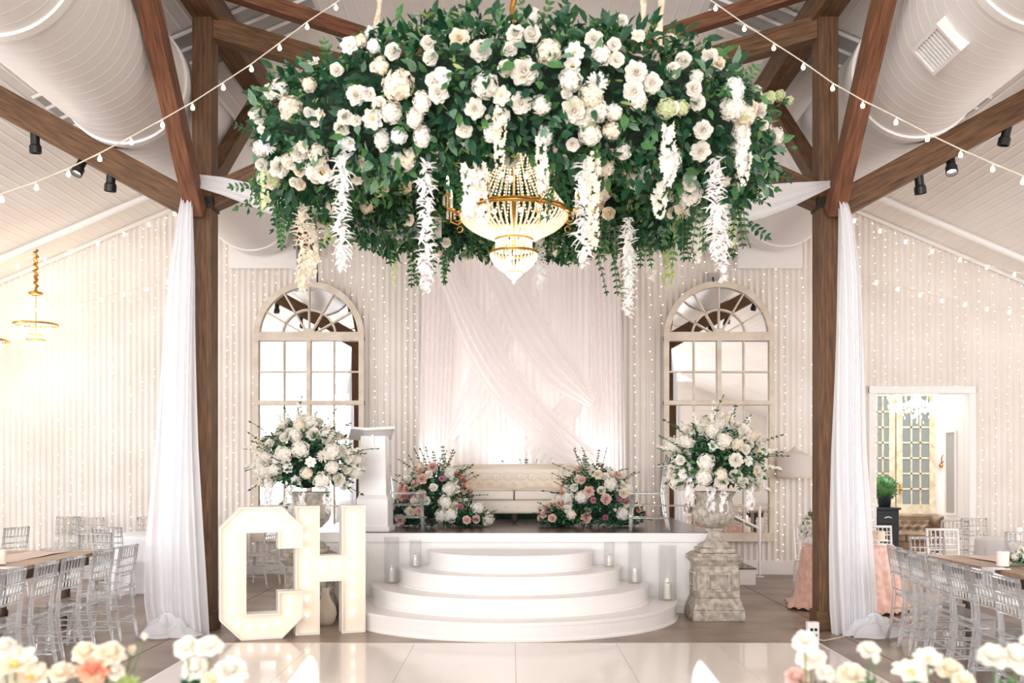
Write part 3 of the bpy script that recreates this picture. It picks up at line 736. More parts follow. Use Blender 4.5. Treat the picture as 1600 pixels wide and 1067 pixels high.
# ------------------------------------------------------------------ drapes on the posts
def drape(side, poly, Y, label):
    # poly: (py, pxleft, pxright)
    ys = [p[0] for p in poly]
    t = thing('post_drape', label, 'drape', (0,0,0)); nf = 8
    def ev(py): return np.interp(py, ys, [p[1] for p in poly]), np.interp(py, ys, [p[2] for p in poly])
    for lay, (u0, u1, dy, m) in enumerate(((0, 1, .0, 'fabric'), (.18, .86, -.10, 'fabric'))):
        def P(i, j):
            v = j/59; py = ys[0]+(ys[-1]-ys[0])*v; l, r = ev(py); u = i/139; uu = u0+(u1-u0)*u
            wd = (r-l)/152; px = l+(r-l)*uu+3*math.sin(v*5+uu*9+lay)
            dd = (.035*min(1, wd/.4))*math.sin(uu*nf*2*PI*.7+1.3*math.sin(v*2.5)+lay*2)+.006*math.sin(uu*41+v*6)
            return W(px, py, Y+dy*min(1, wd/.3)+dd)
        sheet('panel' if lay == 0 else 'front_panel', P, 140, 60, M_[m], t)
    # pooled hem on the floor
    l, r = ev(ys[-1]); c = W((l+r)/2+(-14 if side == 'left' else 22), 1000, Y); rr = random.Random(5)
    sx = .24
    def Q(i, j):
        a = 2*PI*i/60; q = j/24
        rad = sx*(1+.25*math.sin(a*3+1)+.1*math.sin(a*7))*q
        return (c.x+rad*math.cos(a)*1.15, Y-.16+rad*math.sin(a)*.7, .004+.15*(1-q*q)*(1+.35*math.sin(a*4+q*5))+.05*abs(math.sin(q*10+a*3+math.sin(a*2)))*(1-q*.7))
    b = MB(); b.grid(Q, 61, 25); build('pooled_hem', b, M_['fabric'], t, smooth=True)
drape('left', [(285,287,298),(330,278,301),(420,262,306),(520,252,308),(700,241,312),(850,229,318),(940,228,322),(1004,238,325)], 10.0, 'long white sheer drape falling beside the left post to the floor')
drape('right', [(300,1309,1318),(345,1309,1333),(430,1306,1346),(540,1303,1352),(700,1298,1356),(850,1297,1364),(950,1299,1368),(1012,1304,1362)], 10.0, 'long white sheer drape falling beside the right post to the floor')
def fswag(pts, label):
    # pts: (px, ytop, ybottom, Y)
    xs_ = [p[0] for p in pts]; sgn = 1 if xs_[-1] > xs_[0] else -1
    def P(i, j):
        u = i/79; v = j/31; px = xs_[0]+(xs_[-1]-xs_[0])*u; q = sorted(pts); xx = [p[0] for p in q]
        yt = np.interp(px, xx, [p[1] for p in q]); yb = np.interp(px, xx, [p[2] for p in q]); Y = np.interp(px, xx, [p[3] for p in q])
        return W(px, yt+(yb-yt)*v, Y+.07*math.sin(v*PI)*(yb-yt)/60+.010*math.sin(v*22+u*3)*(yb-yt)/60)
    sheet('fabric_swag', P, 80, 32, M_['fabric'], label=label, cat='fabric swag')
fswag([(306,272,292,10.0),(345,276,304,9.95),(400,288,325,9.8),(450,296,346,9.6),(510,304,364,9.3),(600,325,372,8.95),(690,340,374,8.9)], 'white fabric swag stretching from the left post to the floral ring')
fswag([(1300,282,292,10.0),(1240,285,322,9.9),(1200,288,338,9.8),(1150,291,352,9.6),(1090,300,358,9.3),(1000,325,368,8.95),(910,340,372,8.9)], 'white fabric swag stretching from the right post to the floral ring')

# ------------------------------------------------------------------ small things right of the stage
t = thing('wall_lamp', 'wall lamp with wide white peaked cloth shade,  on the wall by the right post', 'lampshade', W(1242,746,YB-.26))
b = MB(); b.lathe([(.262,0),(.268,.03),(.262,.32),(.20,.36),(.13,.39),(.07,.42),(.03,.47),(.001,.49)], 32); build('shade', b, M_['shade'], t, smooth=True)
b = MB(); b.lathe([(.264,-.012),(.272,-.01),(.272,.012),(.264,.014)], 32); build('lower_trim', b, M_['frame'], t)
b = MB(); b.tube([(0,0,.2),(0,.25,.2)], .012, 6); build('wall_arm', b, M_['gold'], t)
t = thing('power_box', 'white electrical outlet box on the floor at the foot of the right post', 'outlet box', (W(1270,1000,9.52).x, 9.52, .001))
b = MB(); b.box(-.055,.055,-.03,.05,0,.20); build('housing', b, M_['white'], t, bevel=.006)
for (x, z, r) in ((-.02,.13,0),(.02,.13,0),(-.02,.075,1),(.02,.075,1)):
    b = MB()
    if r: b.box(x-.014,x+.014,-.036,-.029,z-.014,z+.014)
    else: b.lathe([(.001,.03),(.015,.03),(.015,.036),(.001,.036)], 12, Matrix.Translation((x,0,z)) @ Matrix.Rotation(PI/2,4,'X'))
    build('socket', b, M_['navy'], t)
b = MB(); b.tube([(.06,.0,.03),(.12,.05,.012),(.3,.2,.01),(.42,.32,.01)], .006, 5); build('cord', b, M_['wire'], t)
t = thing('ceramic_jug', 'pale bulbous jug on the floor seen between the legs of the letter H', 'jug', (W(508,965,10.55).x, 10.6, .001))
b = MB(); b.lathe([(.001,0),(.07,0),(.1,.05),(.115,.12),(.1,.2),(.05,.28),(.035,.34),(.045,.4),(.035,.4),(.001,.36)], 24); build('body', b, M_['frame'], t, smooth=True)
b = MB(); b.tube([(0,0,.36),(.02,0,.5),(-.01,0,.62)], .007, 5); build('green_cord', b, M_['leaf_mid'], t)

# ------------------------------------------------------------------ the room through the doorway
m2 = MB()
m2.box(DX0-.12, DX0, YB-.03, YB+.16, 0, DZ+.12); m2.box(DX1, DX1+.1, YB-.03, YB+.16, 0, DZ+.12); m2.box(DX0-.12, DX1+.1, YB-.04, YB+.16, DZ, DZ+.12)
struct('door_1', m2, M_['trim'], bevel=.01)
m2 = MB(); m2.box(DX1, DX1+.12, YB+.16, YB+.9, 0, 4.2)
struct('wall_jamb', m2, M_['trim'])
m2 = MB(); m2.box(4.2, 11.6, 21.6, 21.7, 0, 5.2); struct('wall_lounge_back', m2, M_['trim'])
m2 = MB(); m2.box(4.1, 4.2, YB+.2, 21.7, 0, 5.2); struct('wall_lounge_left', m2, M_['trim'])
m2 = MB(); m2.box(10.6, 10.7, YB+.2, 21.7, 0, 5.2)
struct('wall_lounge_right', m2, M_['trim'])
m2 = MB(); m2.box(4.1, 10.7, YB+.2, 21.7, 5.2, 5.25); struct('ceiling_lounge', m2, M_['trim'])
m2 = MB(); m2.box(4.1, 11.6, YB+.16, 21.7, -.02, .002); struct('floor_lounge', m2, M_['concrete'])
ld = area('lounge_fill_light', (7.6, 18.2, 5.0), (0,0,0), 3.5, 3.0, 300, (1,.99,.97))  # unseen area lamp, added to brighten the lounge; no fixture there
dr = thing('french_doors', 'tall weathered cream glazed double doors in the lounge beyond the doorway', 'double doors', (0, 21.2, 0))
def leaf(x0, x1, ncol):
    s = F/21.2; z0, z1 = .004, CZ+(733-612)/s+.0
    f = MB(); sw = .13
    f.box(x0, x0+sw, -.03, .03, z0, z1); f.box(x1-sw, x1, -.03, .03, z0, z1); f.box(x0+sw, x1-sw, -.03, .03, z1-.1, z1); zlow = CZ-(788-733)/s
    f.box(x0+sw, x1-sw, -.03, .03, z0, zlow)
    o = build('door_leaf', f, M_['doorwood'], dr, bevel=.005)
    g0, g1 = x0+sw, x1-sw
    for k in range(1, ncol):
        x = g0+(g1-g0)*k/ncol; f = MB(); f.box(x-.018, x+.018, -.02, .02, zlow, z1-.1); build('glazing_bar', f, M_['doorwood'], o)
    for k in range(1, 7):
        z = zlow+(z1-.1-zlow)*k/7; f = MB(); f.box(g0, g1, -.02, .02, z-.018, z+.018); build('glazing_bar', f, M_['doorwood'], o)
    for i in range(ncol):
        for k in range(7):
            f = MB(); xa_, xb_ = g0+(g1-g0)*i/ncol, g0+(g1-g0)*(i+1)/ncol; za, zb_ = zlow+(z1-.1-zlow)*k/7, zlow+(z1-.1-zlow)*(k+1)/7
            f.box(xa_, xb_, -.004, .004, za, zb_); build('glass_pane', f, M_['doorglass'], o)
    return o
s21 = F/21.2
leaf((1350-800)/s21, (1398-800)/s21, 3); o = leaf((1400-800)/s21, (1461-800)/s21, 3)
b = MB(); hp = W(1405,764,21.2)-Vector((0,21.2,0)); b.tube([hp+Vector((0,-.05,-.1)), hp+Vector((0,-.05,.1))], .02, 6); b.ball(hp+Vector((0,-.09,0)), .04, 8, 6); build('handle', b, M_['gold'], o)
sofa('leather_sofa', 'brown leather chesterfield sofa in the lounge beyond the doorway', (7.42, 18.95, .003), math.radians(-10), 1.62, 'brownleather')
t = thing('side_cabinet', 'dark navy small cabinet beside the brown sofa, seen through the doorway', 'cabinet', (6.62, 17.75, .003))
b = MB(); b.box(-.2,.2,-.2,.2,.12,.94); build('body', b, M_['navy'], t, bevel=.008)
b = MB(); b.box(-.23,.23,-.23,.23,.94,.98); build('top', b, M_['navy'], t, bevel=.006)
for z in (.70, .44):
    b = MB(); b.box(-.17,.17,-.215,-.2,z-.01,z+.2); dw = build('drawer', b, M_['navy'], t, bevel=.004)
    b = MB(); b.tube([(-.06,-.225,z+.1),(0,-.235,z+.12),(.06,-.225,z+.1)], .008, 6); build('drawer_pull', b, M_['trim'], dw)
for sx in (-.17,.17):
    for sy in (-.17,.17):
        b = MB(); b.box(sx-.025, sx+.025, sy-.025, sy+.025, 0, .12); build('leg', b, M_['navy'], t)
t = thing('topiary_ball', 'round green topiary in a dark pot on the navy cabinet', 'potted plant', (6.64, 17.75, .985))
b = MB(); b.lathe([(.001,0),(.1,0),(.118,.18),(.128,.19),(.128,.205),(.1,.2),(.001,.19)], 24); build('pot', b, M_['navy'], t, smooth=True)
t = thing('wall_sconce', 'gilt wall sconce on the white lounge wall beside the glazed doors', 'sconce', W(1470,720,21.5))
b = MB(); b.tube([(0,0,-.12),(0,-.05,-.02),(-.03,-.1,.05),(0,-.12,.13)], .014, 6); b.tube([(0,0,-.05),(.06,-.08,.0),(.1,-.1,.12)], .012, 6); b.ball((0,-.02,-.1), .05, 8, 6); build('bracket', b, M_['gold'], t)
for x, y, z in ((0,-.12,.13),(.1,-.1,.12)):
    b = MB(); b.lathe([(.02,z),(.02,z+.08),(.001,z+.12)], 8, Matrix.Translation((x,y,0))); build('candle', b, M_['candle'], t)
# moulded panel and radiator-like mirror on the lounge wall seen at right
t = thing('lounge_window_frame', 'tall narrow white framed mirror on the lounge side wall', 'mirror', (DX1-.012, YB+.6, 0))
b = MB()
for (y0,y1,z0,z1) in ((-.2,-.16,.9,2.3),(.16,.2,.9,2.3),(-.16,.16,2.26,2.3),(-.16,.16,.9,.94)): b.box(-.02,.01,y0,y1,z0,z1)
build('frame', b, M_['trim'], t, bevel=.003)
b = MB(); b.box(-.006,.008,-.16,.16,.94,2.26); build('glass', b, M_['grey_panel'], t)
# ------------------------------------------------------------------ flower and leaf meshes
def petal(b, az, tilt, L, Wd, r0, z0, cup=.25, curl=.2, mi=0, rr=None, nv=3):
    # petal from centre outward: tilt 0 = upright, 90 = flat
    vs = []; t = math.radians(tilt)
    for i in range(4):
        u = i/3.0; wf = math.sin(PI*(.18+.67*u))**.8*(1 if i < 3 else .62); bend = t + curl*u
        if i == 0: rad, z = r0, z0
        else: rad = rad + L/3*math.sin(bend); z = z + L/3*math.cos(bend)
        for j in range(3):
            v = j-1; lat = v*Wd/2*wf; cx = -cup*Wd*(v*v)*-1*wf*.5
            rd = rad - abs(v)*cup*Wd*wf*math.cos(t)*.8; zz = z + abs(v)*cup*Wd*wf*math.sin(t)*.8
            if rr: zz += rr.uniform(-.04, .04)*L; rd += rr.uniform(-.04, .04)*L
            x = rd*math.cos(az)-lat*math.sin(az); y = rd*math.sin(az)+lat*math.cos(az); vs.append((x, y, zz))
    fs = [(i*3+j, i*3+j+1, (i+1)*3+j+1, (i+1)*3+j) for i in range(3) for j in range(2)]
    b.add(vs, fs, None, mi)
def rose_b(seed, whorls, jit=.12):
    rr = random.Random(seed); b = MB()
    for (nP, tilt, L, Wd, r0, z0, cup, curl) in whorls:
        o = rr.uniform(0, 6)
        for k in range(nP):
            petal(b, o+2*PI*k/nP+rr.uniform(-jit,jit), tilt+rr.uniform(-8,8), L*rr.uniform(.9,1.08), Wd, r0, z0, cup, curl, 0, rr)
    return b
ROSE = [(3,-16,.55,.55,.06,.2,.4,-.4),(4,-4,.6,.62,.16,.12,.4,-.25),(5,16,.62,.85,.25,.05,.35,.0),(6,36,.66,1.0,.26,-.02,.3,.2),(6,58,.72,1.15,.25,-.1,.25,.4),(6,82,.70,1.15,.22,-.2,.2,.5)]
PEONY = [(5,-5,.5,.45,.1,.1,.3,-.2),(7,12,.62,.55,.15,.1,.35,.1),(8,28,.7,.6,.2,.05,.3,.2),(9,48,.78,.7,.2,0,.25,.3),(9,70,.82,.8,.2,-.08,.2,.5),(8,92,.76,.85,.18,-.18,.15,.5)]
BUD = [(3,-8,.9,.62,.14,0,.4,-.3),(4,2,.95,.7,.22,-.05,.4,-.25),(4,16,.85,.7,.26,-.1,.3,-.05)]
def mum_b(seed):
    rr = random.Random(seed); b = MB()
    for (nP, tilt, L) in ((6,10,.7),(10,28,.85),(13,48,.95),(15,68,1.0),(15,88,1.0),(12,108,.9)):
        for k in range(nP): petal(b, 2*PI*k/nP+rr.uniform(-.2,.2), tilt+rr.uniform(-8,8), L, .2, .05, 0, .3, .15)
    return b
def open_b(seed, nP=7):
    rr = random.Random(seed); b = MB()
    for k in range(nP): petal(b, 2*PI*k/nP+rr.uniform(-.1,.1), 68+rr.uniform(-10,10), 1.0, .82, .08, -.05, .15, .15, 0, rr)
    for k in range(nP-1): petal(b, 2*PI*(k+.5)/nP, 48+rr.uniform(-10,10), .75, .6, .08, 0, .15, .1, 0, rr)
    b.ball((0,0,.1), .17, 8, 5, 1, None, 1); return b
def hyd_b(seed, nF=74, el=1.0):
    rr = random.Random(seed); b = MB(); b.ball((0,0,0), .8, 10, 6, el)
    for k in range(nF):
        z = 1-1.6*(k+.5)/nF; ph = k*2.39996+rr.uniform(-.2,.2); rd = math.sqrt(max(0, 1-z*z))
        d = Vector((rd*math.cos(ph), rd*math.sin(ph), z)); R = rr.uniform(.78, 1.06); s = .26
        M = place(d+Vector((rr.uniform(-.3,.3),)*3), d*R*Vector((1,1,el)) if False else Vector((d.x*R, d.y*R, d.z*R*el)), s, rr.uniform(0,3))
        for q in range(4):
            a = q*PI/2; c, s_1 = math.cos(a), math.sin(a)
            pts = [(0,0,0),(.55,-.5,.12),(1.05,0,.2),(.55,.5,.12)]
            b.add([(c*x-s_1*y, s_1*x+c*y, z_) for x,y,z_ in pts], [(0,1,2,3)], M)
    return b
def fmesh(name, b, m): return b.mesh(name, [M_[m], M_['stamen']], False)
KINDS = {}
def kind(k, m, seed=0):
    key = (k, m, seed)
    if key not in KINDS:
        b = {'rose': lambda: rose_b(seed+1, ROSE), 'peony': lambda: rose_b(seed+2, PEONY, .3), 'bud': lambda: rose_b(seed+3, BUD), 'mum': lambda: mum_b(seed+4),
             'open': lambda: open_b(seed+5), 'hyd': lambda: hyd_b(seed+6), 'spray': lambda: hyd_b(seed+8, 84, 1.7)}[k]()
        KINDS[key] = fmesh(k, b, m)
    return KINDS[key]
FN = {'rose': 'rose', 'peony': 'peony', 'bud': 'rosebud', 'mum': 'chrysanthemum', 'open': 'open_blossom', 'hyd': 'hydrangea', 'spray': 'blossom_spray'}
def flower(k, m, p, d, s, parent, **kw):
    return obj(FN[k], kind(k, m, random.randrange(3)), parent, place(d, p, s, random.uniform(0, 6)), **kw)
LEAFV = np.array([(0,0,0),(-.22,.28,.06),(0,.3,-.02),(.22,.28,.06),(-.24,.6,.05),(0,.62,-.03),(.24,.6,.05),(0,1.05,-.1)])
LEAFF = [(0,2,1),(0,3,2),(1,2,5,4),(2,3,6,5),(4,5,7),(5,6,7)]
NARV = LEAFV*np.array([.55,1.15,1])
def leafmesh(name, mats, V=LEAFV):
    b = MB(); b.add([tuple(v) for v in V], LEAFF); return b.mesh(name, mats, True)
def rand_mats(n, dirs, droop=.3, spread=.9):
    # leaf frames: y axis = growth direction, z axis = normal
    y = dirs + rng.normal(0, spread, (n, 3)); y[:,2] -= droop; y /= np.linalg.norm(y, axis=1)[:,None]
    z = dirs*1.0 + rng.normal(0, .6, (n, 3)); z[:,2] += .35; z -= y*(z*y).sum(1)[:,None]; z /= np.linalg.norm(z, axis=1)[:,None]
    x = np.cross(y, z); return x, y, z
def leaf_cloud(name, P, dirs, size, m, parent, droop=.3, V=LEAFV, spread=.9):
    n = len(P); x, y, z = rand_mats(n, dirs, droop, spread); s = size*rng.uniform(.65, 1.25, n)
    A = (V[None,:,0,None]*x[:,None,:]+V[None,:,1,None]*y[:,None,:]+V[None,:,2,None]*z[:,None,:])*s[:,None,None]+P[:,None,:]
    v = A.reshape(-1, 3); nvv = len(V); me = bpy.data.meshes.new(name)
    fs = []; 
    for i in range(n):
        o = i*nvv; fs += [tuple(o+q for q in f) for f in LEAFF]
    me.from_pydata(v.tolist(), [], fs); me.materials.append(M_[m]); me.polygons.foreach_set('use_smooth', [True]*len(fs)); me.update()
    return obj(name, me, parent, kind='stuff')
def sprig(b, p, d, L, nl, ls, mi=0, V=LEAFV, sag=.3, stem=True):
    # curved stem with paired leaves
    d = Vector(d).normalized(); q = Vector(p); pts = [q.copy()]; n = nl
    for i in range(n):
        d = (d+Vector((random.uniform(-.1,.1), random.uniform(-.1,.1), -sag/n+random.uniform(-.06,.06)))).normalized(); q = q+d*(L/n); pts.append(q.copy())
        sd = d.cross(Vector((0,0,1))); sd = sd.normalized() if sd.length > .1 else Vector((1,0,0)); sd.rotate(Quaternion(d, random.uniform(-.6,.6)))
        for k in (-1, 1):
            yv = (d*.6+sd*k).normalized(); zv = yv.cross(d)*k; zv = zv.normalized(); zv = (zv+Vector((0,-.2,.1))).normalized(); xv = yv.cross(zv).normalized(); zv = xv.cross(yv)
            s = ls*random.uniform(.75,1.1)*(1-.35*i/n); M = Matrix((xv*s, yv*s, zv*s)).transposed().to_4x4(); M.translation = q
            b.add([tuple(v) for v in V], LEAFF, M, mi)
    s = ls*.8; xv = d.orthogonal().normalized(); zv = xv.cross(d); M = Matrix((xv*s, d*s, zv*s)).transposed().to_4x4(); M.translation = q
    b.add([tuple(v) for v in V], LEAFF, M, mi)
    if stem: b.tube(pts, L*.006+.0012, 4, mi=1, caps=False)
def strand_b(L, r, kind_, seed):
    # hanging blossom raceme along -z
    rr = random.Random(seed); b = MB(); n = int(L/.0058) if kind_ == 'spike' else int(L/.0095)
    for i in range(n):
        t = i/n; z = -L*t; az = i*2.399+rr.uniform(-1.2,1.2)
        env = r*(.85+.15*math.sin(t*9+seed))*(1 if t < .8 else max(.3, 1-(t-.8)*3.2))*(.7 if t < .05 else 1)
        if kind_ == 'spike':
            nb = MB(); petal(nb, az, 95+rr.uniform(-60,45), env*rr.uniform(.85,1.15), .030, .004, 0, .3, .35); b.add([(x,y,zz+z) for x,y,zz in nb.v], nb.f)
        else:
            c = Vector((env*.55*math.cos(az), env*.55*math.sin(az), z)); M = place((math.cos(az), math.sin(az), rr.uniform(-.5,.3)), c, env*.55, rr.uniform(0,3))
            for q in range(5):
                a = q*2*PI/5; cc, ss = math.cos(a), math.sin(a)
                b.add([(cc*x-ss*y, ss*x+cc*y, zz) for x,y,zz in ((0,0,0),(.5,-.42,.25),(1.0,0,.4),(.5,.42,.25))], [(0,1,2,3)], M)
    return b

# ------------------------------------------------------------------ hanging floral ring
RC = Vector((.015, 8.0, CZ+2.45)); RR, RH, RV = 1.53, .48, .42
ring = thing('floral_ring', 'huge hanging ring of green foliage and white flowers around the crystal chandelier', 'floral ring', RC)
b = MB()
for i in range(73):
    a = 2*PI*i/72
    for j in range(12):
        q = 2*PI*j/12; k = 1+.12*math.sin(a*5+q*2)+.06*math.sin(a*13+q)
        b.v.append(((RR+RH*.66*k*math.cos(q))*math.cos(a), (RR+RH*.66*k*math.cos(q))*math.sin(a), RV*.7*k*math.sin(q)))
b.f = [(i*12+j, (i+1)*12+j, (i+1)*12+(j+1)%12, i*12+(j+1)%12) for i in range(72) for j in range(12)]; b.mi = [0]*len(b.f)
build('moss_core', b, M_['core'], ring, smooth=True)
def torus_pts(n, k0=.75, k1=1.05):
    a = rng.uniform(0, 2*PI, n); q = rng.uniform(0, 2*PI, n); k = rng.uniform(k0, k1, n)*(1+.1*np.sin(a*7+q*2)+.05*np.sin(a*17))
    P = np.stack([(RR+RH*k*np.cos(q))*np.cos(a), (RR+RH*k*np.cos(q))*np.sin(a), RV*k*np.sin(q)], 1)
    D = np.stack([np.cos(q)*np.cos(a), np.cos(q)*np.sin(a), np.sin(q)], 1); return P, D
for (m, n, sz) in (('leaf_dark', 9500, .085), ('leaf_mid', 3600, .075), ('leaf_sage', 1900, .07)):
    P, D = torus_pts(n); leaf_cloud('foliage', P, D, sz, m, ring)
P, D = torus_pts(700, .9, 1.1); leaf_cloud('foliage', P, D, .07, 'leaf_lime', ring, V=NARV)
# the 300 leaves that show largest, singly, as parts
LM = [leafmesh('leaf', M_[m]) for m in ('leaf_dark','leaf_dark','leaf_mid','leaf_sage')]
cnt = 0
while cnt < 300:
    P, D = torus_pts(1, .98, 1.1); p = Vector(P[0]); d = Vector(D[0])
    if p.y > -.35 or d.y > .25: continue
    x, y, z = rand_mats(1, D, .5, .7); s = random.uniform(.085, .13)
    z = z[0]*.5+np.array([0,-1,.2]); z -= y[0]*np.dot(z, y[0]); z /= np.linalg.norm(z); xx = np.cross(y[0], z)
    M = Matrix((Vector(xx)*s, Vector(y[0])*s, Vector(z)*s)).transposed().to_4x4(); M.translation = p+d*.02
    obj('leaf', random.choice(LM), ring, M); cnt += 1
# sprigs standing out of the outline
SPRIG = []
for sd in range(5):
    for m in ('leaf_dark', 'leaf_mid'):
        b = MB(); sprig(b, (0,0,0), (0,0,1), .30, 5, .1, sag=.0); SPRIG.append(b.mesh('sprig', [M_[m], M_['stem']], True))
for k in range(110):
    P, D = torus_pts(1, .8, .92); d = Vector(D[0]); p = Vector(P[0])
    if d.z > .45 and p.y < 0: continue
    d = (d+Vector((random.uniform(-.3,.3), random.uniform(-.3,.3), random.uniform(-.5,.2)))).normalized()
    obj('sprig', random.choice(SPRIG), ring, place(d, p, random.uniform(.45, .8), random.uniform(0,6)))
for (px, py, dx, dz, s) in ((560,75,-.1,1,.9),(600,45,.1,1,.8),(640,50,0,1,.8),(700,30,.0,1,.8),(740,30,-.2,1,.8),(790,25,-.3,1,.9),(850,30,0,1,1.1),(870,25,.3,1,1.1),(830,20,-.4,1,1),(930,45,.2,1,.8),(1040,60,.3,1,.8),(1110,85,.5,1,.9),(1150,110,.7,.8,1),(1180,150,1,.3,1),(1190,200,1,0,1),(1190,240,1,-.3,1),(1165,310,.7,-.7,1),(470,110,-.5,1,.9),(430,140,-.8,.6,.9),(410,180,-1,.3,.9),(405,260,-1,-.2,.9),(410,270,-1,-.6,1),(520,85,-.3,1,1),(1090,80,.1,1,.9)):
    p = W(px, py+30, 7.6)-RC; s *= .72
    obj('sprig', random.choice(SPRIG), ring, place((dx,-.2,dz), p, s, random.uniform(0,6)))
# flowers at the places the photograph shows them
def hit(px, py):
    o = Vector((0,0,CZ)); d = (W(px, py, 8.0)-o); best = None; bp = None
    for i in range(300):
        t = .7+i*.0022; p = o+d*t-RC; rho = math.hypot(p.x, p.y); f = math.hypot((rho-RR)/RH, p.z/RV)
        if best is None or f < best-1e-6: best = f; bp = p.copy()
        if f < 1.03: bp = p.copy(); break
    p = bp; rho = math.hypot(p.x, p.y); n = Vector((p.x/rho*(rho-RR)/RH, p.y/rho*(rho-RR)/RH, p.z/RV)).normalized()
    return p, n
FL = []
def grp(ox, oy, sc_, items):
    for (k, x, y, s, *mm) in items: FL.append((k, ox+x/sc_, oy+y/sc_, s/sc_, mm[0] if mm else 'p_white'))
grp(380, 0, 3.557, [('rose',530,398,75),('rose',840,300,90),('open',600,270,90,'p_pure'),('rose',1035,250,85),('rose',1045,330,85),('peony',1205,230,110,'p_cream'),('peony',1320,290,110),('rose',1480,285,80),('rose',1460,385,90),('rose',1100,415,75),('rose',1060,450,85),('peony',1090,515,110),('spray',1000,560,90),('hyd',870,480,150,'p_cream'),('rose',710,525,75),('rose',765,578,85),('open',730,655,105),('hyd',830,620,110),('peony',640,530,105),('peony',575,650,85),('rose',635,665,65),('peony',555,712,85),('hyd',280,610,120,'p_cream'),('rose',380,625,65),('rose',415,670,65),('hyd',1350,480,125),('open',1435,530,95),('rose',1230,712,90),('peony',1290,600,105),('spray',1000,740,90),('spray',780,760,85),('peony',90,650,85),('peony',165,520,80),('rose',205,480,65),('peony',320,845,95),('spray',430,850,100,'p_cream'),('mum',150,800,95,'p_pure'),('rose',115,910,75),('peony',210,925,105),('open',450,940,115),('rose',290,1000,55),('spray',920,860,85,'p_cream'),('peony',1440,640,85),('rose',740,380,60),('hyd',780,380,70,'p_cream'),('bud',1360,640,60),('hyd',380,480,70,'p_cream'),('spray',960,640,90),('spray',1380,720,80)])
grp(380, 200, 4.103, [('rose',370,155,90),('rose',335,335,60),('rose',1020,375,95,'p_cream'),('rose',890,380,65,'p_cream'),('rose',1050,580,80),('hyd',300,200,80,'p_cream'),('hyd',850,400,60,'p_cream'),('spray',220,310,75,'p_green'),('rose',470,310,70),('bud',240,220,60),('spray',560,480,70,'p_cream'),('hyd',130,130,90)])
grp(800, 0, 3.557, [('rose',110,205,95),('peony',65,400,145),('rose',0,290,60),('peony',450,230,95),('rose',605,135,70),('rose',700,215,65),('rose',560,260,75),('hyd',490,320,95),('rose',575,340,85),('open',345,300,95,'p_pure'),('open',330,370,90,'p_pure'),('hyd',320,450,110),('mum',465,465,110,'p_pure'),('hyd',430,530,120,'p_cream'),('hyd',200,300,120,'p_cream'),('peony',680,410,120),('peony',770,465,105),('peony',670,510,115),('hyd',690,560,90),('rose',940,345,90),('peony',1090,330,95),('rose',1000,497,90),('peony',1020,570,85),('peony',50,570,115),('hyd',160,580,95),('peony',340,610,135),('peony',390,640,115),('hyd',470,610,110),('hyd',430,735,110),('hyd',550,715,90,'p_cream'),('rose',335,790,75),('peony',1052,717,100),('hyd',930,600,75,'p_green'),('hyd',850,600,95,'p_green'),('hyd',1210,600,120),('hyd',1270,640,120,'p_cream'),('spray',1260,730,90),('peony',1040,830,105),('spray',1250,810,85),('spray',1265,890,85),('hyd',1420,550,60,'p_green'),('spray',690,970,90),('peony',1320,600,70,'p_cream'),('peony',990,1010,80),('hyd',560,620,80),('rose',300,520,60)])
grp(900, 200, 3.556, [('spray',330,260,80,'p_cream'),('peony',115,425,95,'p_cream'),('rose',190,470,75,'p_cream'),('rose',530,365,60),('hyd',640,350,110),('hyd',660,420,100),('hyd',590,420,80,'p_cream'),('rose',545,460,70),('hyd',690,490,90),('hyd',160,200,90,'p_cream'),('spray',150,300,75,'p_cream'),('hyd',160,370,80)])
for (k, px, py, s, m) in FL:
    p, n = hit(px, py); view = (Vector((0,0,CZ))-(p+RC)).normalized(); d = (n*.6+view).normalized()
    Y = p.y+8.0; r = s/2*Y/F*1.12
    if k in ('spray',): d = Vector((0,-.35,-.8)); r *= .95
    flower(k, m, p+n*.02, d, r, ring)
for k in range(100):       # smaller blooms filling the near face
    a = random.uniform(-PI*.97, -.03*PI); q = random.uniform(-.75*PI, .6*PI)
    if abs(math.cos(a)) < .45 and random.random() < .5: continue
    p = Vector(((RR+RH*math.cos(q))*math.cos(a), (RR+RH*math.cos(q))*math.sin(a), RV*math.sin(q))); n = Vector((math.cos(q)*math.cos(a), math.cos(q)*math.sin(a), math.sin(q)))
    kk = random.choice(['rose','peony','hyd','spray','open','bud','hyd'])
    flower(kk, random.choice(['p_white','p_white','p_cream','p_pure']), p*1.02, n+Vector((0,-.8,-.2)) if kk != 'spray' else (0,-.3,-1), random.uniform(.035,.06), ring)
for k in range(70):       # far side and outer faces
    a = random.uniform(0, 2*PI); q = random.uniform(-.8*PI, .75*PI)
    if math.sin(a) < -.1 and abs(q) < 1.9: continue
    p = Vector(((RR+RH*math.cos(q))*math.cos(a), (RR+RH*math.cos(q))*math.sin(a), RV*math.sin(q))); n = Vector((math.cos(q)*math.cos(a), math.cos(q)*math.sin(a), math.sin(q)))
    flower(random.choice(['rose','peony','hyd','rose']), random.choice(['p_white','p_cream']), p, n+Vector((0,-.3,-.2)), random.uniform(.05,.075), ring)
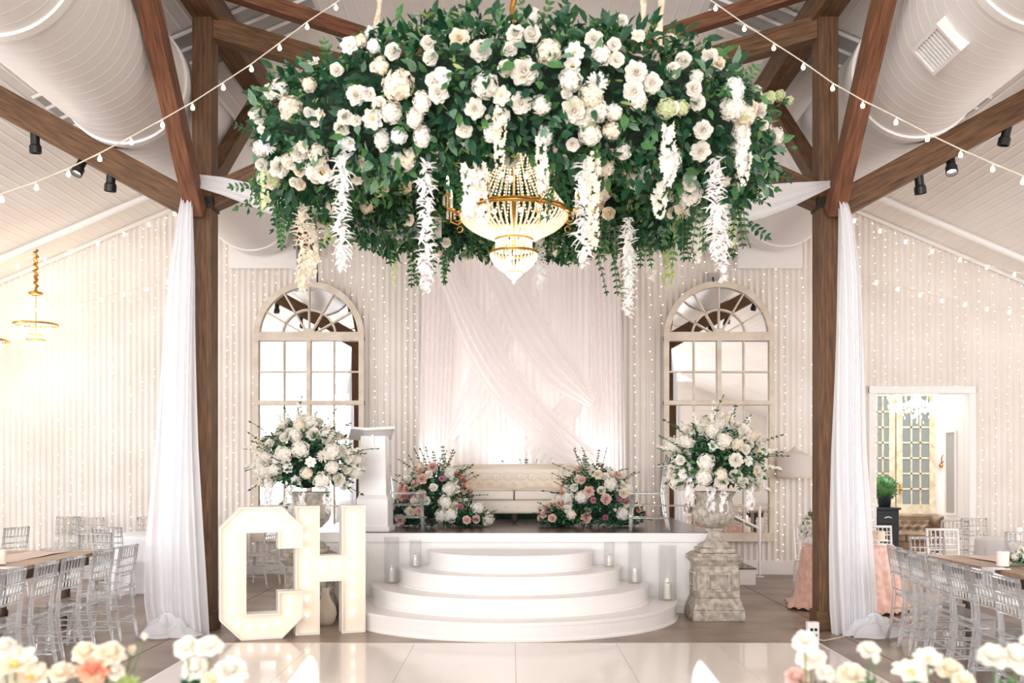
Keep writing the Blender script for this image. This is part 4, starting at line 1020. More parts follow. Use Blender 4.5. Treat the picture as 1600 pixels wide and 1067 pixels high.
# hanging blossom strands: (px, ytop, ybottom, width px, kind, material, back?)
STR = [(541,228,412,32,'spike','p_pure',0),(667,240,446,30,'spike','p_pure',0),(912,238,405,34,'spike','p_pure',0),(1110,238,398,32,'spike','p_pure',0),(1126,300,430,26,'spike','p_pure',0),(982,340,497,25,'spike','p_pure',1),
       (476,310,444,26,'spike','p_cream',0),(489,330,436,18,'blossom','p_cream',1),(844,360,452,20,'spike','p_pure',2),(1037,188,290,24,'blossom','p_white',0),(1030,270,330,22,'blossom','p_white',0),(781,160,262,20,'blossom','p_cream',0),(925,225,380,20,'blossom','p_cream',0),
       (735,245,330,26,'blossom','p_white',0),(752,245,345,22,'blossom','p_white',0),(845,200,300,20,'blossom','p_white',0),(1150,195,290,22,'blossom','p_white',0),(1018,330,440,22,'blossom','p_white',2),(1044,350,450,20,'blossom','p_green',2),(865,350,402,14,'blossom','p_cream',2),
       (513,340,385,14,'blossom','p_green',1),(572,360,395,16,'spike','p_pure',2),(616,380,455,10,'blossom','p_green',2),(1090,330,400,22,'blossom','p_white',0),(1140,320,378,16,'blossom','p_green',0),(934,370,420,9,'blossom','p_green',2),(424,260,325,14,'blossom','p_green',0),(1265,0,0,0,'','',0)]
for i, (px, y0, y1, wd, k, m, back) in enumerate(STR):
    if not k: continue
    if back == 0: p, n = hit(px, y0); p = p+n*.06
    elif back == 1: p = W(px, y0, 8.1)-RC
    else: p = W(px, y0, 9.3)-RC
    Y = p.y+8; L = (y1-y0)*Y/F; r = wd/2*Y/F
    o = build('blossom_strand' , strand_b(L, r*1.45, 'spike' if k == 'spike' else 'b', i), M_[m], ring, M=Matrix.Translation(p))
# long branch reaching right at (1200-1240,155)
b = MB(); b.tube([W(1180,160,7.7)-RC, W(1215,153,7.6)-RC, W(1241,158,7.55)-RC], .004, 5); br = build('branch', b, M_['stem'], ring)
for (px, py, s) in ((1198,153,.055),(1218,150,.06),(1233,157,.045)): obj('blossom_spray', kind('hyd','p_green',1), br, place((0,-.6,.3), W(px,py,7.57)-RC, s*.75))
# trailing greenery
b = MB(); b2 = MB()
for (px, y0, Y, L) in ((740,330,9.2,.35),(690,360,9.3,.4),(640,385,9.35,.35),(700,380,9.3,.35),(1185,250,7.9,.3),(1150,300,7.7,.4),(940,380,9.2,.45),(1130,330,7.9,.35),(870,340,9.2,.3),(1000,350,8.8,.35),(430,280,7.8,.3),(400,270,7.8,.3),(445,320,7.6,.3),(600,340,9.2,.35),(720,250,6.8,.3),(880,270,6.8,.3),(1090,300,7.3,.4),(1060,340,7.6,.35),(950,330,8.8,.4),(900,340,9.2,.4)):
    for q in range(3): sprig(b if q else b2, W(px+random.uniform(-14,14), y0, Y)-RC, (random.uniform(-.4,.4), random.uniform(-.3,.3), -1), L, 8, .06, sag=.2)
build('trailing_greenery', b, [M_['leaf_dark'], M_['stem']], ring, smooth=True, kind='stuff')
build('trailing_greenery', b2, [M_['leaf_mid'], M_['stem']], ring, smooth=True, kind='stuff')
# ropes that carry the ring
for (px, Y, lab) in ((591,8.9,'left'),(1004,9.1,'right rear'),(1031,7.1,'right front'),(800,9.4,'middle rear')):
    X = (px-800)*Y/F; z1 = roof_h(X)-.02; b = MB(); n = 40
    b.tube([(X+.012*math.sin(i*1.1), Y+.012*math.cos(i*1.1), RC.z+.3+(z1-RC.z-.3)*i/n) for i in range(n+1)], [.026+.008*math.sin(i*1.7) for i in range(n+1)], 8)
    build('hanging_rope', b, M_['rope'], label=f'cream wrapped rope holding up the floral ring, {lab}', cat='rope')

# ------------------------------------------------------------------ chandeliers
def beads(b, P0, P1, n, r, sag=0, curve=None):
    for i in range(n):
        t = (i+.5)/n; p = P0.lerp(P1, t); 
        if curve: p = curve(t)
        b.octa(p, r, r*1.25)
def chandelier(name, label, loc, s, arms, ropeL, detail=1, power=20):
    t = thing(name, label, 'chandelier', loc)
    # origin = centre of the rim
    Rm = .43
    def st(bm): 
        bm.v = [(x*s, y*s, z*s) for x, y, z in bm.v]; return bm
    b = MB(); b.lathe([(Rm,-.022),(Rm+.014,-.018),(Rm+.018,0),(Rm+.014,.018),(Rm,.022),(Rm-.01,0),(Rm,-.022)], 56); build('rim_band', st(b), M_['gold'], t, smooth=True)
    b = MB(); b.lathe([(.145,-.225),(.152,-.22),(.152,-.20),(.145,-.195)], 40); b.lathe([(.185,-.335),(.192,-.33),(.192,-.315),(.185,-.31)], 40); b.lathe([(.065,-.485),(.075,-.48),(.07,-.47)], 24); build('tier_band', st(b), M_['gold'], t)
    b = MB(); b.lathe([(.1,.61),(.13,.62),(.15,.66),(.13,.67),(.09,.64),(.03,.72),(.02,.78)], 24); build('crown', st(b), M_['gold'], t, smooth=True)
    b = MB(); b.tube([(0,0,-.3),(0,0,.8)], .012, 8); build('stem', st(b), M_['gold'], t)
    n = int(44*detail)
    b = MB()
    for k in range(n):      # tent of bead strings
        a = 2*PI*k/n; c, q = math.cos(a), math.sin(a)
        beads(b, None or Vector((.12*c,.12*q,.62)), Vector((Rm*c,Rm*q,.02)), int(26*detail), .0095/detail**.5, curve=lambda u: Vector(((.12+(Rm-.12)*u**1.6)*c, (.12+(Rm-.12)*u**1.6)*q, .62-.6*u)))
    build('bead_tent', st(b), M_['crystal'], t, kind='stuff')
    b = MB(); n2 = int(54*detail)
    for k in range(n2):     # bowl
        a = 2*PI*k/n2; c, q = math.cos(a), math.sin(a)
        beads(b, Vector((0,0,0)), Vector((0,0,0)), int(17*detail), .0115/detail**.5, curve=lambda u: Vector(((Rm-(Rm-.15)*u**1.6)*c, (Rm-(Rm-.15)*u**1.6)*q, -.02-.19*u**.85)))
    for k in range(int(36*detail)):
        a = 2*PI*k/int(36*detail); c, q = math.cos(a), math.sin(a)
        beads(b, Vector((.142*c,.142*q,-.22)), Vector((.142*c,.142*q,-.31)), 5, .009)
        beads(b, None or Vector((0,0,0)), Vector((0,0,0)), int(12*detail)+2, .0088/detail**.5, curve=lambda u: Vector(((.188-.12*u**1.8)*c, (.188-.12*u**1.8)*q, -.33-.15*u**.85)))
        if k % 2 == 0: beads(b, None or Vector((0,0,0)), Vector((0,0,0)), 5, .008, curve=lambda u: Vector(((.07-.05*u)*c, (.07-.05*u)*q, -.485-.05*u)))
    b.octa((0,0,-.555), .018, .026)
    build('bead_bowl', st(b), M_['crystal'], t, kind='stuff')
    for k in range(arms):
        a = 2*PI*(k+.5)/arms; c, q = math.cos(a), math.sin(a); R = Matrix.Rotation(a, 4, 'Z')
        b = MB(); pts = [(Rm,0,-.01),(Rm+.07,0,-.05),(Rm+.13,0,-.02),(Rm+.14,0,.05),(Rm+.12,0,.07)]
        b.tube([R @ Vector(p) for p in pts], .009, 6); b.tube([R @ Vector((Rm+.05+.025*math.cos(w_), 0, -.09+.025*math.sin(w_))) for w_ in np.linspace(0, 5.5, 9)], .006, 5)
        b.lathe([(.012,.06),(.035,.07),(.04,.085),(.015,.085)], 12, Matrix.Translation((c*(Rm+.13), q*(Rm+.13), 0))); ar = build('arm', st(b), M_['gold'], t, smooth=True)
        b = MB(); b.lathe([(.013,.085),(.013,.17),(.001,.172)], 8, Matrix.Translation((c*(Rm+.13), q*(Rm+.13), 0))); build('candle_tube', st(b), M_['candle'], ar)
        b = MB(); b.lathe([(.001,.17),(.011,.175),(.014,.195),(.008,.225),(.001,.245)], 8, Matrix.Translation((c*(Rm+.13), q*(Rm+.13), 0))); build('candle_bulb', st(b), M_['flame'], ar, smooth=True)
        b = MB()
        for w_ in range(8):
            aa = 2*PI*w_/8
            for z in (.06,.045,.03,.012): b.octa((c*(Rm+.13)+.035*math.cos(aa), q*(Rm+.13)+.035*math.sin(aa), z), .007, .01)
        build('pendants', st(b), M_['crystal'], ar, kind='stuff')
    for (r, z, k) in ((.28,-.05,8),(.09,-.38,3),(.1,.3,4)):
        for i in range(k):
            a = 2*PI*i/k+.2; b = MB(); b.ball((r*math.cos(a), r*math.sin(a), z), .02, 8, 5); build('bulb', st(b), M_['flame'], t)
    for z, p in ((-.1, .5), (-.43, .2), (.3, .3)):
        l = bpy.data.lights.new('chandelier_light', 'POINT'); l.energy = power*p; l.color = (1, .80, .55); l.shadow_soft_size = .12*s
        o = bpy.data.objects.new('chandelier_light', l); COL.objects.link(o); o.location = Vector(loc)+Vector((0,0,z*s))
    if ropeL:
        b = MB(); n = 30; b.tube([(.02*math.sin(i*1.3), .02*math.cos(i*1.3), .78*s+ropeL*i/n) for i in range(n+1)], [.022+.007*math.sin(i*2.1) for i in range(n+1)], 8); build('wrapped_chain', b, M_['gold'], t)
    return t
chandelier('crystal_chandelier', 'large gold and crystal bead chandelier hanging inside the floral ring', (.015, 8.0, CZ+2.06), 1.0, 8, 2.9, 1, 32)
chandelier('wall_chandelier', 'small gold crystal chandelier on a wrapped cord near the left wall', W(56,507,14.9), .72, 0, .55, .6, 22)
chandelier('wall_chandelier', 'gold crystal chandelier cut off by the left edge of the photo', W(-22,532,14.4), .72, 0, .9, .6, 12)
# crystal chandelier in the lounge
t = thing('lounge_chandelier', 'clear crystal chandelier with drops hanging in the lounge doorway', 'chandelier', (W(1432,640,17.6).x, 17.6, CZ+1.15))
b = MB(); b.lathe([(.02,-.1),(.04,0),(.02,.08),(.05,.2),(.02,.5),(.02,2.39)], 12); build('stem', b, M_['crystal'], t)
drops = MB()
for k in range(12):
    a = 2*PI*k/12; c, q = math.cos(a), math.sin(a); R_ = .48 if k % 2 else .36
    b = MB(); b.tube([(.03*c,.03*q,.1),(R_*.5*c,R_*.5*q,-.02),(R_*.9*c,R_*.9*q,.0),(R_*c,R_*q,.12)], .012, 6); ar = build('arm', b, M_['crystal'], t, smooth=True)
    b = MB(); b.lathe([(.012,.13),(.013,.2),(.016,.22),(.001,.28)], 8, Matrix.Translation((c*R_,q*R_,0))); build('candle_bulb', b, M_['flame'], ar)
for k in range(170):
    a = random.uniform(0, 2*PI); R_ = .5*math.sqrt(random.random()); z = .08-.38*(1-(R_/.5)**2)*random.random()-.08
    drops.octa((R_*math.cos(a), R_*math.sin(a), z), .013, .034)
build('crystal_drops', drops, M_['crystal'], t, kind='stuff')
l = bpy.data.lights.new('lounge_light', 'POINT'); l.energy = 40; l.color = (1,.97,.92); l.shadow_soft_size = .3
o = bpy.data.objects.new('lounge_light', l); COL.objects.link(o); o.location = (7.2, 17.6, CZ+1.1)
# uplights on the backdrop
up = []
for (X, lab) in ((-1.22,'left'),(-.1,'middle'),(1.38,'right')):
    t = thing('uplight', f'small black floor uplight behind the sofa, {lab} of three', 'uplight', (X, 14.72 if X != -.1 else 14.82, SH+.001))
    b = MB(); b.lathe([(.001,0),(.05,0),(.05,.1),(.045,.11),(.045,.09),(.001,.09)], 16); build('can', b, M_['black'], t)
    b = MB(); b.lathe([(.001,.095),(.043,.095)], 16); build('lens', b, M_['spotface'], t)
    l = bpy.data.lights.new('uplight_beam', 'SPOT'); l.energy = 45 if lab == 'middle' else 120; l.color = (1, .95, .94); l.spot_size = math.radians(75); l.spot_blend = 1; l.shadow_soft_size = .05
    o = bpy.data.objects.new('uplight_beam', l); COL.objects.link(o); o.location = (X, 14.72 if X != -.1 else 14.82, SH+.13); o.rotation_euler = (math.radians(180-6), 0, 0)

# ------------------------------------------------------------------ flower arrangements
def mound(t, c, rad, nleaf, flowers, sprigs, leafmats, down=-.3, lsize=.06, seed=1, front=True):
    random.seed(seed); c = Vector(c); rx, ry, rz = rad
    def pt(k=1.0):
        while True:
            d = Vector((random.gauss(0,1), random.gauss(0,1), random.gauss(0,1))).normalized()
            if d.z > down: return Vector((d.x*rx, d.y*ry, d.z*rz))*k, d
    b = MB(); b.ball((0,0,0), 1, 16, 10); b.v = [(x*rx*.62, y*ry*.62, z*rz*.62) for x,y,z in b.v]; build('moss_core', b, M_['core'], t, M=Matrix.Translation(c), smooth=True)
    for m, share in leafmats:
        n = int(nleaf*share); P = []; D = []
        for _ in range(n):
            p, d = pt(random.uniform(.6, 1.0)); P.append(p+c); D.append(d)
        leaf_cloud('foliage', np.array(P), np.array(D), lsize, m, t, .15, NARV if m == 'leaf_lime' else LEAFV, .6)
    b = MB()
    for _ in range(sprigs):
        p, d = pt(.8); d = (d+Vector((0,0,.35))).normalized(); sprig(b, p+c, d, random.uniform(.2,.34)*rx/.45, 7, lsize*.85, sag=.35)
    build('sprigs', b, [M_[leafmats[0][0]], M_['stem']], t, smooth=True, kind='stuff')
    placed = []
    for (k, m, s) in flowers:
        for tr in range(30):
            p, d = pt(random.uniform(.9, 1.05))
            if front and d.y > .45: continue
            if all((p-q).length > (s+r)*.72 for q, r in placed): break
        placed.append((p, s)); dd = d+Vector((0,-.5,.1))
        if k == 'spray': dd = d
        flower(k, m, p+c, dd, s, t)
def urnflowers(X, side, seed):
    t = thing('urn_arrangement', f'overflowing white and green flower arrangement in the {side} stone urn', 'flower arrangement', (X, 11.1, 1.36))
    fl = [('rose','p_white',.065)]*12+[('peony','p_white',.085)]*8+[('hyd','p_white',.095)]*10+[('spray','p_white',.07)]*8+[('spray','p_cream',.065)]*6+[('mum','p_white',.07)]*3+[('rose','p_cream',.05)]*4+[('open','p_pure',.06)]*5
    random.seed(seed); random.shuffle(fl)
    mound(t, (0,0,.37), (.52,.44,.46), 1900, fl, 26, (('leaf_dark',.45),('leaf_mid',.3),('leaf_sage',.25)), -.55, .062, seed)
    # long blossom sprays reaching up and sideways
    for (dx, dz, L) in ((-1,.28,.42),(-1,-.05,.38),(1,.25,.38),(1,-.1,.4),(-.1,1,.42),(.25,1,.36),(-.45,.9,.35),(.55,.8,.36),(.9,-.5,.35),(-.8,-.4,.3),(.05,1,.3)):
        p0 = Vector((dx*.28, -.1, .37+dz*.26)); d = Vector((dx, random.uniform(-.3,.1), dz)).normalized(); b = MB(); b.tube([p0, p0+d*L*.6, p0+d*L+Vector((0,0,-.03))], .004, 4, mi=1)
        for i in range(30):
            q = p0+d*L*(.1+.9*i/29)+Vector([random.uniform(-.045,.045)*(1-i/36) for _ in range(3)]); r = .044*(1-i/42)
            M = place((random.uniform(-1,1),-1,random.uniform(-.5,.8)), q, r, random.uniform(0,3))
            for w_ in range(5):
                a = w_*2*PI/5; cc, ss = math.cos(a), math.sin(a); b.add([(cc*x-ss*y, ss*x+cc*y, zz) for x,y,zz in ((0,0,0),(.5,-.42,.25),(1.0,0,.4),(.5,.42,.25))], [(0,1,2,3)], M)
        build('blossom_branch', b, [M_['p_white'], M_['stem']], t)
    for k, (x, z, L) in enumerate(((-.12,.12,.3),(.02,.05,.25),(.3,.1,.28),(-.35,.2,.32))):
        build('blossom_strand', strand_b(L, .065, 'b', k+40+seed), M_['p_pure'], t, M=Matrix.Translation((x,-.3,z)))
    return t
urnflowers(2.28, 'right', 11); urnflowers(-2.30, 'left', 12)
def floorflowers(X, side, seed, sgn):
    t = thing('floor_arrangement', f'blush, pink and white flower arrangement on the stage at the {side} end of the sofa', 'flower arrangement', (X, 12.75, SH+.002))
    pal = [('rose','p_blush',.06)]*12+[('rose','p_white',.06)]*14+[('peony','p_blush',.075)]*9+[('rose','p_pink',.045)]*5+[('peony','p_pink',.045)]*2+[('rose','p_peach',.04)]*5+[('hyd','p_white',.085)]*9+[('spray','p_cream',.06)]*5+[('bud','p_white',.05)]*6+[('peony','p_cream',.07)]*6
    random.seed(seed); random.shuffle(pal)
    mound(t, (-sgn*.07,0,.36), (.44,.36,.42), 1300, pal[:50], 30, (('leaf_dark',.5),('leaf_mid',.3),('leaf_sage',.2)), -.5, .055, seed)
    mound(t, (sgn*.30,-.08,.12), (.32,.3,.19), 900, pal[50:64], 12, (('leaf_dark',.6),('leaf_mid',.4)), -.3, .05, seed+1)
    mound(t, (-sgn*.46,.05,.13), (.28,.26,.2), 800, pal[64:], 10, (('leaf_dark',.8),('leaf_mid',.2)), -.3, .05, seed+2)
    b = MB()
    for (dx, dz, L) in ((-.5,1,.4),(-.15,1,.4),(.35,1,.38),(-.8,.6,.38),(.8,.5,.3),(.1,1,.35)):
        sprig(b, (dx*.2-sgn*.05, 0, .62), (dx, random.uniform(-.2,.2), dz), L, 10, .042, sag=.1)
    P = []; D = []
    for _ in range(900):
        a = random.uniform(0, 2*PI); q = random.uniform(.5, 1.0); P.append((.62*q*math.cos(a), .34*q*math.sin(a), random.uniform(.015,.1)*(1.3-q)+.012)); D.append((math.cos(a)*.8, math.sin(a)*.8, .35))
    leaf_cloud('ground_foliage', np.array(P), np.array(D), .055, 'leaf_dark', t, -.05, NARV, .5)
    build('tall_sprigs', b, [M_['leaf_dark'], M_['stem']], t, smooth=True, kind='stuff')
floorflowers((690-800)*12.75/F-.02, 'left', 21, 1); floorflowers((917-800)*12.75/F+.02, 'right', 23, -1)
t = thing('greenery_sprays', 'few green leafy sprays showing above the back of the ivory sofa', 'greenery', (0, 14.6, SH)); b = MB()
for (px, py, dx) in ((797,732,-.5),(790,735,-.7),(822,733,.1),(818,733,-.2),(832,733,.4),(838,735,.9),(845,736,1)):
    p = W(px, py+8, 14.6)-Vector((0,14.6,SH)); sprig(b, p, (dx,0,.8), .2, 6, .05, sag=.1); b.tube([(p.x,0,0),p], .006, 4, mi=1)
build('foliage', b, [M_['leaf_dark'], M_['stem']], t, smooth=True)
build('moss_base', MB().box(-.25,.6,-.06,.06,0,.08), M_['core'], t, bevel=.02)
# topiary foliage
tp = [o for o in COL.objects if o.name.startswith('topiary_ball')][0]
b = MB(); b.ball((0,0,.34), .18, 14, 10); build('core', b, M_['leaf_mid'], tp, smooth=True)
P = []; D = []
for _ in range(600):
    d = Vector([random.gauss(0,1) for _ in range(3)]).normalized(); P.append(Vector((0,0,.34))+d*random.uniform(.16,.21)); D.append(d)
leaf_cloud('foliage', np.array(P), np.array(D), .045, 'leaf_mid', tp, 0, LEAFV, .4)

# ------------------------------------------------------------------ chairs
def chair_parts(t, m):
    mt = M_[m]
    def rod(name, pts, r, n=6, caps=True): 
        b = MB(); b.tube(pts, r, n, caps=caps); build(name, b, mt, t, smooth=True)
    b = MB(); v = []
    tapb = [(-.19,-.18),(.19,-.18),(.205,.2),(-.205,.2)]
    b.add([(x,y,.425) for x,y in tapb]+[(x,y,.455) for x,y in tapb], [(3,2,1,0),(4,5,6,7),(0,1,5,4),(1,2,6,5),(2,3,7,6),(3,0,4,7)]); build('seat', b, mt, t, bevel=.008)
    for s in (-1, 1):
        rod('back_post', [(s*.175,-.255,0),(s*.178,-.215,.22),(s*.18,-.19,.43),(s*.182,-.205,.62),(s*.184,-.25,.92)], [.0135,.018,.02,.018,.015], 8)
        rod('front_leg', [(s*.185,.20,0),(s*.188,.185,.2),(s*.19,.175,.43)], [.0135,.018,.02], 8)
        for z in (.15, .30): rod('side_stretcher', [(s*.18,-.22,z),(s*.187,.19,z)], .010)
        for z in (.08,.36): 
            b = MB(); b.ball((s*.1885,.178+.012*(z<.2),z), .025, 8, 4, .6); build('leg_ring', b, mt, t, smooth=True)
    for z, y in ((.15,.19),(.30,.18)): rod('front_stretcher', [(-.187,y,z),(.187,y,z)], .010)
    rod('back_stretcher', [(-.178,-.222,.22),(.178,-.222,.22)], .010)
    for z, y, r, nm in ((.905,-.247,.016,'top_rail'),(.80,-.232,.010,'back_rail'),(.72,-.221,.010,'back_rail'),(.655,-.211,.011,'back_rail'),(.50,-.196,.010,'back_rail')):
        rod(nm, [(-.183,y,z),(.183,y,z)], r, 8)
    for k in range(6):
        x = -.135+.054*k; rod('spindle', [(x,-.211,.655),(x,-.247,.905)], .0075, 6)
ch0 = thing('chiavari_chair', 'x', 'chair', (0,0,0), 0); chair_parts(ch0, 'acrylic')
first = [True]
def chair(X, Y, rz, label, z=0, group=None):
    if first[0]:
        first[0] = False; ch0.location = (X, Y, z); ch0.rotation_euler = (0,0,rz); ch0['label'] = label
        if group: ch0['group'] = group
        return ch0
    return dup(ch0, (X, Y, z), rz, label, group)
def px2(px, Y): return (px-800)*Y/F
G1 = 'clear chairs along the left farm table'; G2 = 'clear chairs along the right farm table'
ordn = ['nearest', 'second', 'third', 'fourth', 'fifth', 'sixth', 'seventh']
# local +y = facing. left row faces -x -> rz = +90deg
for k, (X, Y) in enumerate(((-3.98,9.72),(-4.0,9.18),(-3.98,8.5),(-3.96,7.95),(-3.96,7.42))):
    chair(X, Y, PI/2+random.uniform(-.07,.07), f'clear chair beside the left farm table, {["nearest the far end","second from the far end","third from the far end","fourth from the far end","fifth from the far end"][k]}', group=G1)
for k, (X, Y) in enumerate(((3.92,9.55),(3.86,9.12),(3.75,8.62),(3.76,8.22),(3.72,7.75),(3.70,7.3),(3.66,6.88))):
    chair(X, Y, -PI/2+random.uniform(-.07,.07), f'clear chair beside the right farm table, {["nearest the far end","second from the far end","third from the far end","fourth from the far end","fifth from the far end","sixth from the far end","seventh from the far end"][k]}', group=G2)
chair(-4.85, 11.35, PI, 'clear chair standing at the far end of the left farm table')
chair(-6.55, 12.8, 1.2, 'clear chair with angled back at the far left beyond the farm table')
chair(-6.9, 12.2, 1.3, 'clear chair at the very left edge of the photo beyond the farm table')
chair(-6.95, 15.3, PI-.1, 'clear chair by the back wall, left one of two left of the white table')
chair(-6.3, 14.95, PI+.5, 'clear chair by the back wall, right one of two left of the white table')
chair(-5.15, 12.9, 0, 'clear chair pushed up to the white round table, back to the viewer')
chair(-5.6, 15.15, PI, 'clear chair behind the white round table, left of the drape')
chair(-4.85, 15.1, PI, 'clear chair behind the white round table, right of the left post')
chair(-4.35, 12.95, .3, 'clear chair at the white round table, half hidden by the left drape')
chair(-3.62, 14.2, PI/2-.3, 'clear chair seen through the opening of the letter C')
chair(4.58, 10.75, PI, 'clear chair standing at the far end of the right farm table')
chair(6.25, 14.2, PI/2+.9, 'clear angled chair in front of the right door frame')
chair(6.98, 14.8, PI, 'clear chair near the back wall at the right, right of the doorway')
chair(5.95, 11.5, PI-.3, 'clear chair by the right white table, beyond the farm table')
chair(-1.28, 12.1, -PI/2+.05, 'clear chair on the stage beside the lectern', SH+.001)
chair(1.62, 11.95, PI/2-.08, 'clear chair on the stage near the right urn', SH+.001)
chw = thing('white_chair', 'white spindle-backed chair behind the blush table, in front of the doorway', 'chair', (4.75, 12.85, 0), PI-.15); chair_parts(chw, 'white')
dup(chw, (4.0, 13.2, 0), PI+.1, 'white chair behind the blush table flowers, left of the right post')
dup(chw, (5.35, 12.2, 0), PI-.1, 'white spindle-backed chair behind the end of the right farm table')

# ------------------------------------------------------------------ tables
def farm(name, label, x0, x1, y0, y1, side):
    t = thing(name, label, 'table', ((x0+x1)/2, (y0+y1)/2, 0)); hx, hy = (x1-x0)/2, (y1-y0)/2; n = 5
    for k in range(n):
        b = MB(); a = -hx+2*hx*k/n; b.box(a+.002, a+2*hx/n-.002, -hy+.09, hy-.09, .725, .765); o = build('plank', b, M_['tabletop'], t, bevel=.003)
    for s in (-1, 1):
        b = MB(); b.box(-hx, hx, s*(hy-.045)-.043, s*(hy-.045)+.043, .723, .767); build('end_board', b, M_['tabletop'], t, bevel=.004)
    b = MB(); b.box(-hx+.1, hx-.1, -hy+.12, hy-.12, .62, .722); build('apron', b, M_['darkwood'], t)
    pr = [(.001,0),(.05,0),(.05,.04),(.035,.06),(.055,.12),(.06,.17),(.04,.2),(.05,.24),(.06,.32),(.06,.4),(.04,.44),(.055,.48),(.035,.52),(.05,.56),(.055,.62)]
    for sx in (-1, 1):
        for sy in (-1, 0, 1):
            b = MB(); b.lathe(pr, 16, Matrix.Translation((sx*(hx-.2), sy*(hy-.5), 0))); build('turned_leg', b, M_['darkwood'], t, smooth=True)
    return t
farm('farm_table', 'long wooden farm table with clear chairs at the left edge', -5.55, -4.5, 6.2, 10.95, 'l')
farm('farm_table', 'long wooden farm table with blush runner at the right edge', 4.32, 5.4, 5.6, 10.35, 'r')
b = MB(); b.grid(lambda i, j: (4.62+.45*j/7+.012*math.sin(i*.9), 5.7+4.55*i/59, .771+.004*math.sin(j*1.7+i*.4)), 60, 8); build('table_runner', b, M_['runner'], smooth=True, label='blush cloth runner along the middle of the right farm table', cat='table runner')
b = MB(); b.grid(lambda i, j: (-5.25+.45*j/7+.012*math.sin(i*.9), 6.3+4.5*i/59, .771+.004*math.sin(j*1.7+i*.4)), 60, 8); build('table_runner', b, M_['runner'], smooth=True, label='pale cloth runner along the middle of the left farm table', cat='table runner')
def roundtable(X, Y, r, h, m, label, clab, seed, flare=.12, folds=14, puddle=0):
    t = thing('round_table', label, 'table', (X, Y, 0))
    b = MB(); b.lathe([(.001,h-.03),(r-.01,h-.03),(r-.01,h-.005),(.001,h-.005)], 48); build('tabletop', b, M_['darkwood'], t)
    b = MB(); b.lathe([(.001,0),(.25,0),(.25,.03),(.04,.06),(.04,h-.03)], 16); build('pedestal', b, M_['darkwood'], t)
    b = MB(); N = 220; rr = random.Random(seed); ph = [rr.uniform(0,6) for _ in range(4)]
    def P(i, j):
        a = 2*PI*i/N
        if j < 3: rad = r*(.001+j/2*.998)+.004; return (rad*math.cos(a), rad*math.sin(a), h)
        v = (j-3)/14; f = (.5*math.sin(a*folds+ph[0]+.7*math.sin(a*3))+.3*math.sin(a*folds*1.7+ph[1])+.25*math.sin(a*5+ph[2]))
        rad = r+.012+flare*v**1.3+.055*f*v**.8*(r/.6); z = h-.012-(h-.014)*v
        if puddle and v > .85: rad += puddle*(v-.85)*6*(1+.5*math.sin(a*7+ph[3])); z = max(z, .012+.03*abs(math.sin(a*23)))
        return (rad*math.cos(a), rad*math.sin(a), z)
    b.grid(P, N+1, 18)
    build('tablecloth', b, M_[m], smooth=True, M=Matrix.Translation((X, Y, 0)), label=clab, cat='tablecloth')
roundtable(px2(1324,11.95), 11.95, .52, .76, 'pink', 'small round table under the blush satin cloth behind the right post', 'blush crinkled satin cloth pooling on the floor behind the right post', 3, .10, 13, .1)
roundtable(-4.75, 14.0, .76, .76, 'linen', 'round table under the white cloth behind the left drape', 'white cloth on the round table behind the left drape', 4, .04, 16)
roundtable(6.75, 12.7, .76, .76, 'linen', 'round table under the white cloth at the far right', 'white cloth on the round table at the far right', 5, .04, 16)
t = thing('table_flowers', 'white flower bunch on the blush table, left of the right post', 'flower arrangement', (px2(1273,11.75), 11.75, .765))
b = MB(); b.lathe([(.001,0),(.06,0),(.08,.06),(.07,.1),(.001,.09)], 16); build('bowl', b, M_['white'], t, smooth=True)
mound(t, (0,0,.17), (.15,.15,.18), 120, [('rose','p_white',.05)]*7+[('peony','p_white',.055)]*5+[('hyd','p_white',.05)]*3, 4, (('leaf_dark',.6),('leaf_mid',.4)), -.4, .05, 31)
t = thing('cake_stand', 'small cream cake with dots on the blush table right of the drape', 'cake', (px2(1372,11.8), 11.8, .765))
b = MB(); b.lathe([(.001,0),(.09,0),(.09,.01),(.02,.02),(.02,.05),(.11,.055),(.11,.065),(.001,.065)], 24); build('stand', b, M_['white'], t)
b = MB(); b.lathe([(.001,.066),(.08,.066),(.08,.16),(.07,.165),(.001,.165)], 24); build('cake', b, M_['p_cream'], t)
b = MB()
for k in range(14): a = k*2.1; b.ball((.08*math.cos(a), .08*math.sin(a), .08+.07*((k*.37)%1)), .007, 5, 4)
build('dots', b, M_['gold'], t)
# place settings on the tables
def pcandle(X, Y, z, h, label, r=.045):
    t = thing('pillar_candle', label, 'candle', (X, Y, z)); b = MB(); b.lathe([(.001,0),(r,0),(r,h),(r*.85,h+.003),(.001,h-.006)], 20); build('wax', b, M_['candle'], t, smooth=False)
    b = MB(); b.tube([(0,0,h-.01),(.001,0,h+.014)], .002, 4); build('wick', b, M_['black'], t); return t
p = W(1567,882,9.1); pcandle(p.x, 9.1, .777, .13, 'wide white pillar candle on the right farm table', .055)
p = W(1592,870,10.0); pcandle(p.x, 9.9, .777, .11, 'second white pillar candle by the photo edge on the right farm table', .05)
p = W(1596,850,12.4); pcandle(6.35, 12.5, .77, .16, 'white candle on the far right round table')
p = W(10,871,9.2); pcandle(-4.68-.1, 9.3, .777, .13, 'white pillar candle on the left farm table', .055)
def tableflowers(X, Y, label, seed):
    t = thing('table_flowers', label, 'flower arrangement', (X, Y, .777)); mound(t, (0,0,.05), (.16,.18,.07), 220, [('rose','p_peach',.035)]*3+[('rose','p_white',.04)]*4+[('hyd','p_white',.035)]*3, 3, (('leaf_mid',.6),('leaf_sage',.4)), -.2, .05, seed)
tableflowers(-4.95, 9.1, 'low peach and white flowers beside the candle on the left farm table', 41)
tableflowers(4.75, 9.15, 'low green and blush flowers beside the candle on the right farm table', 42)
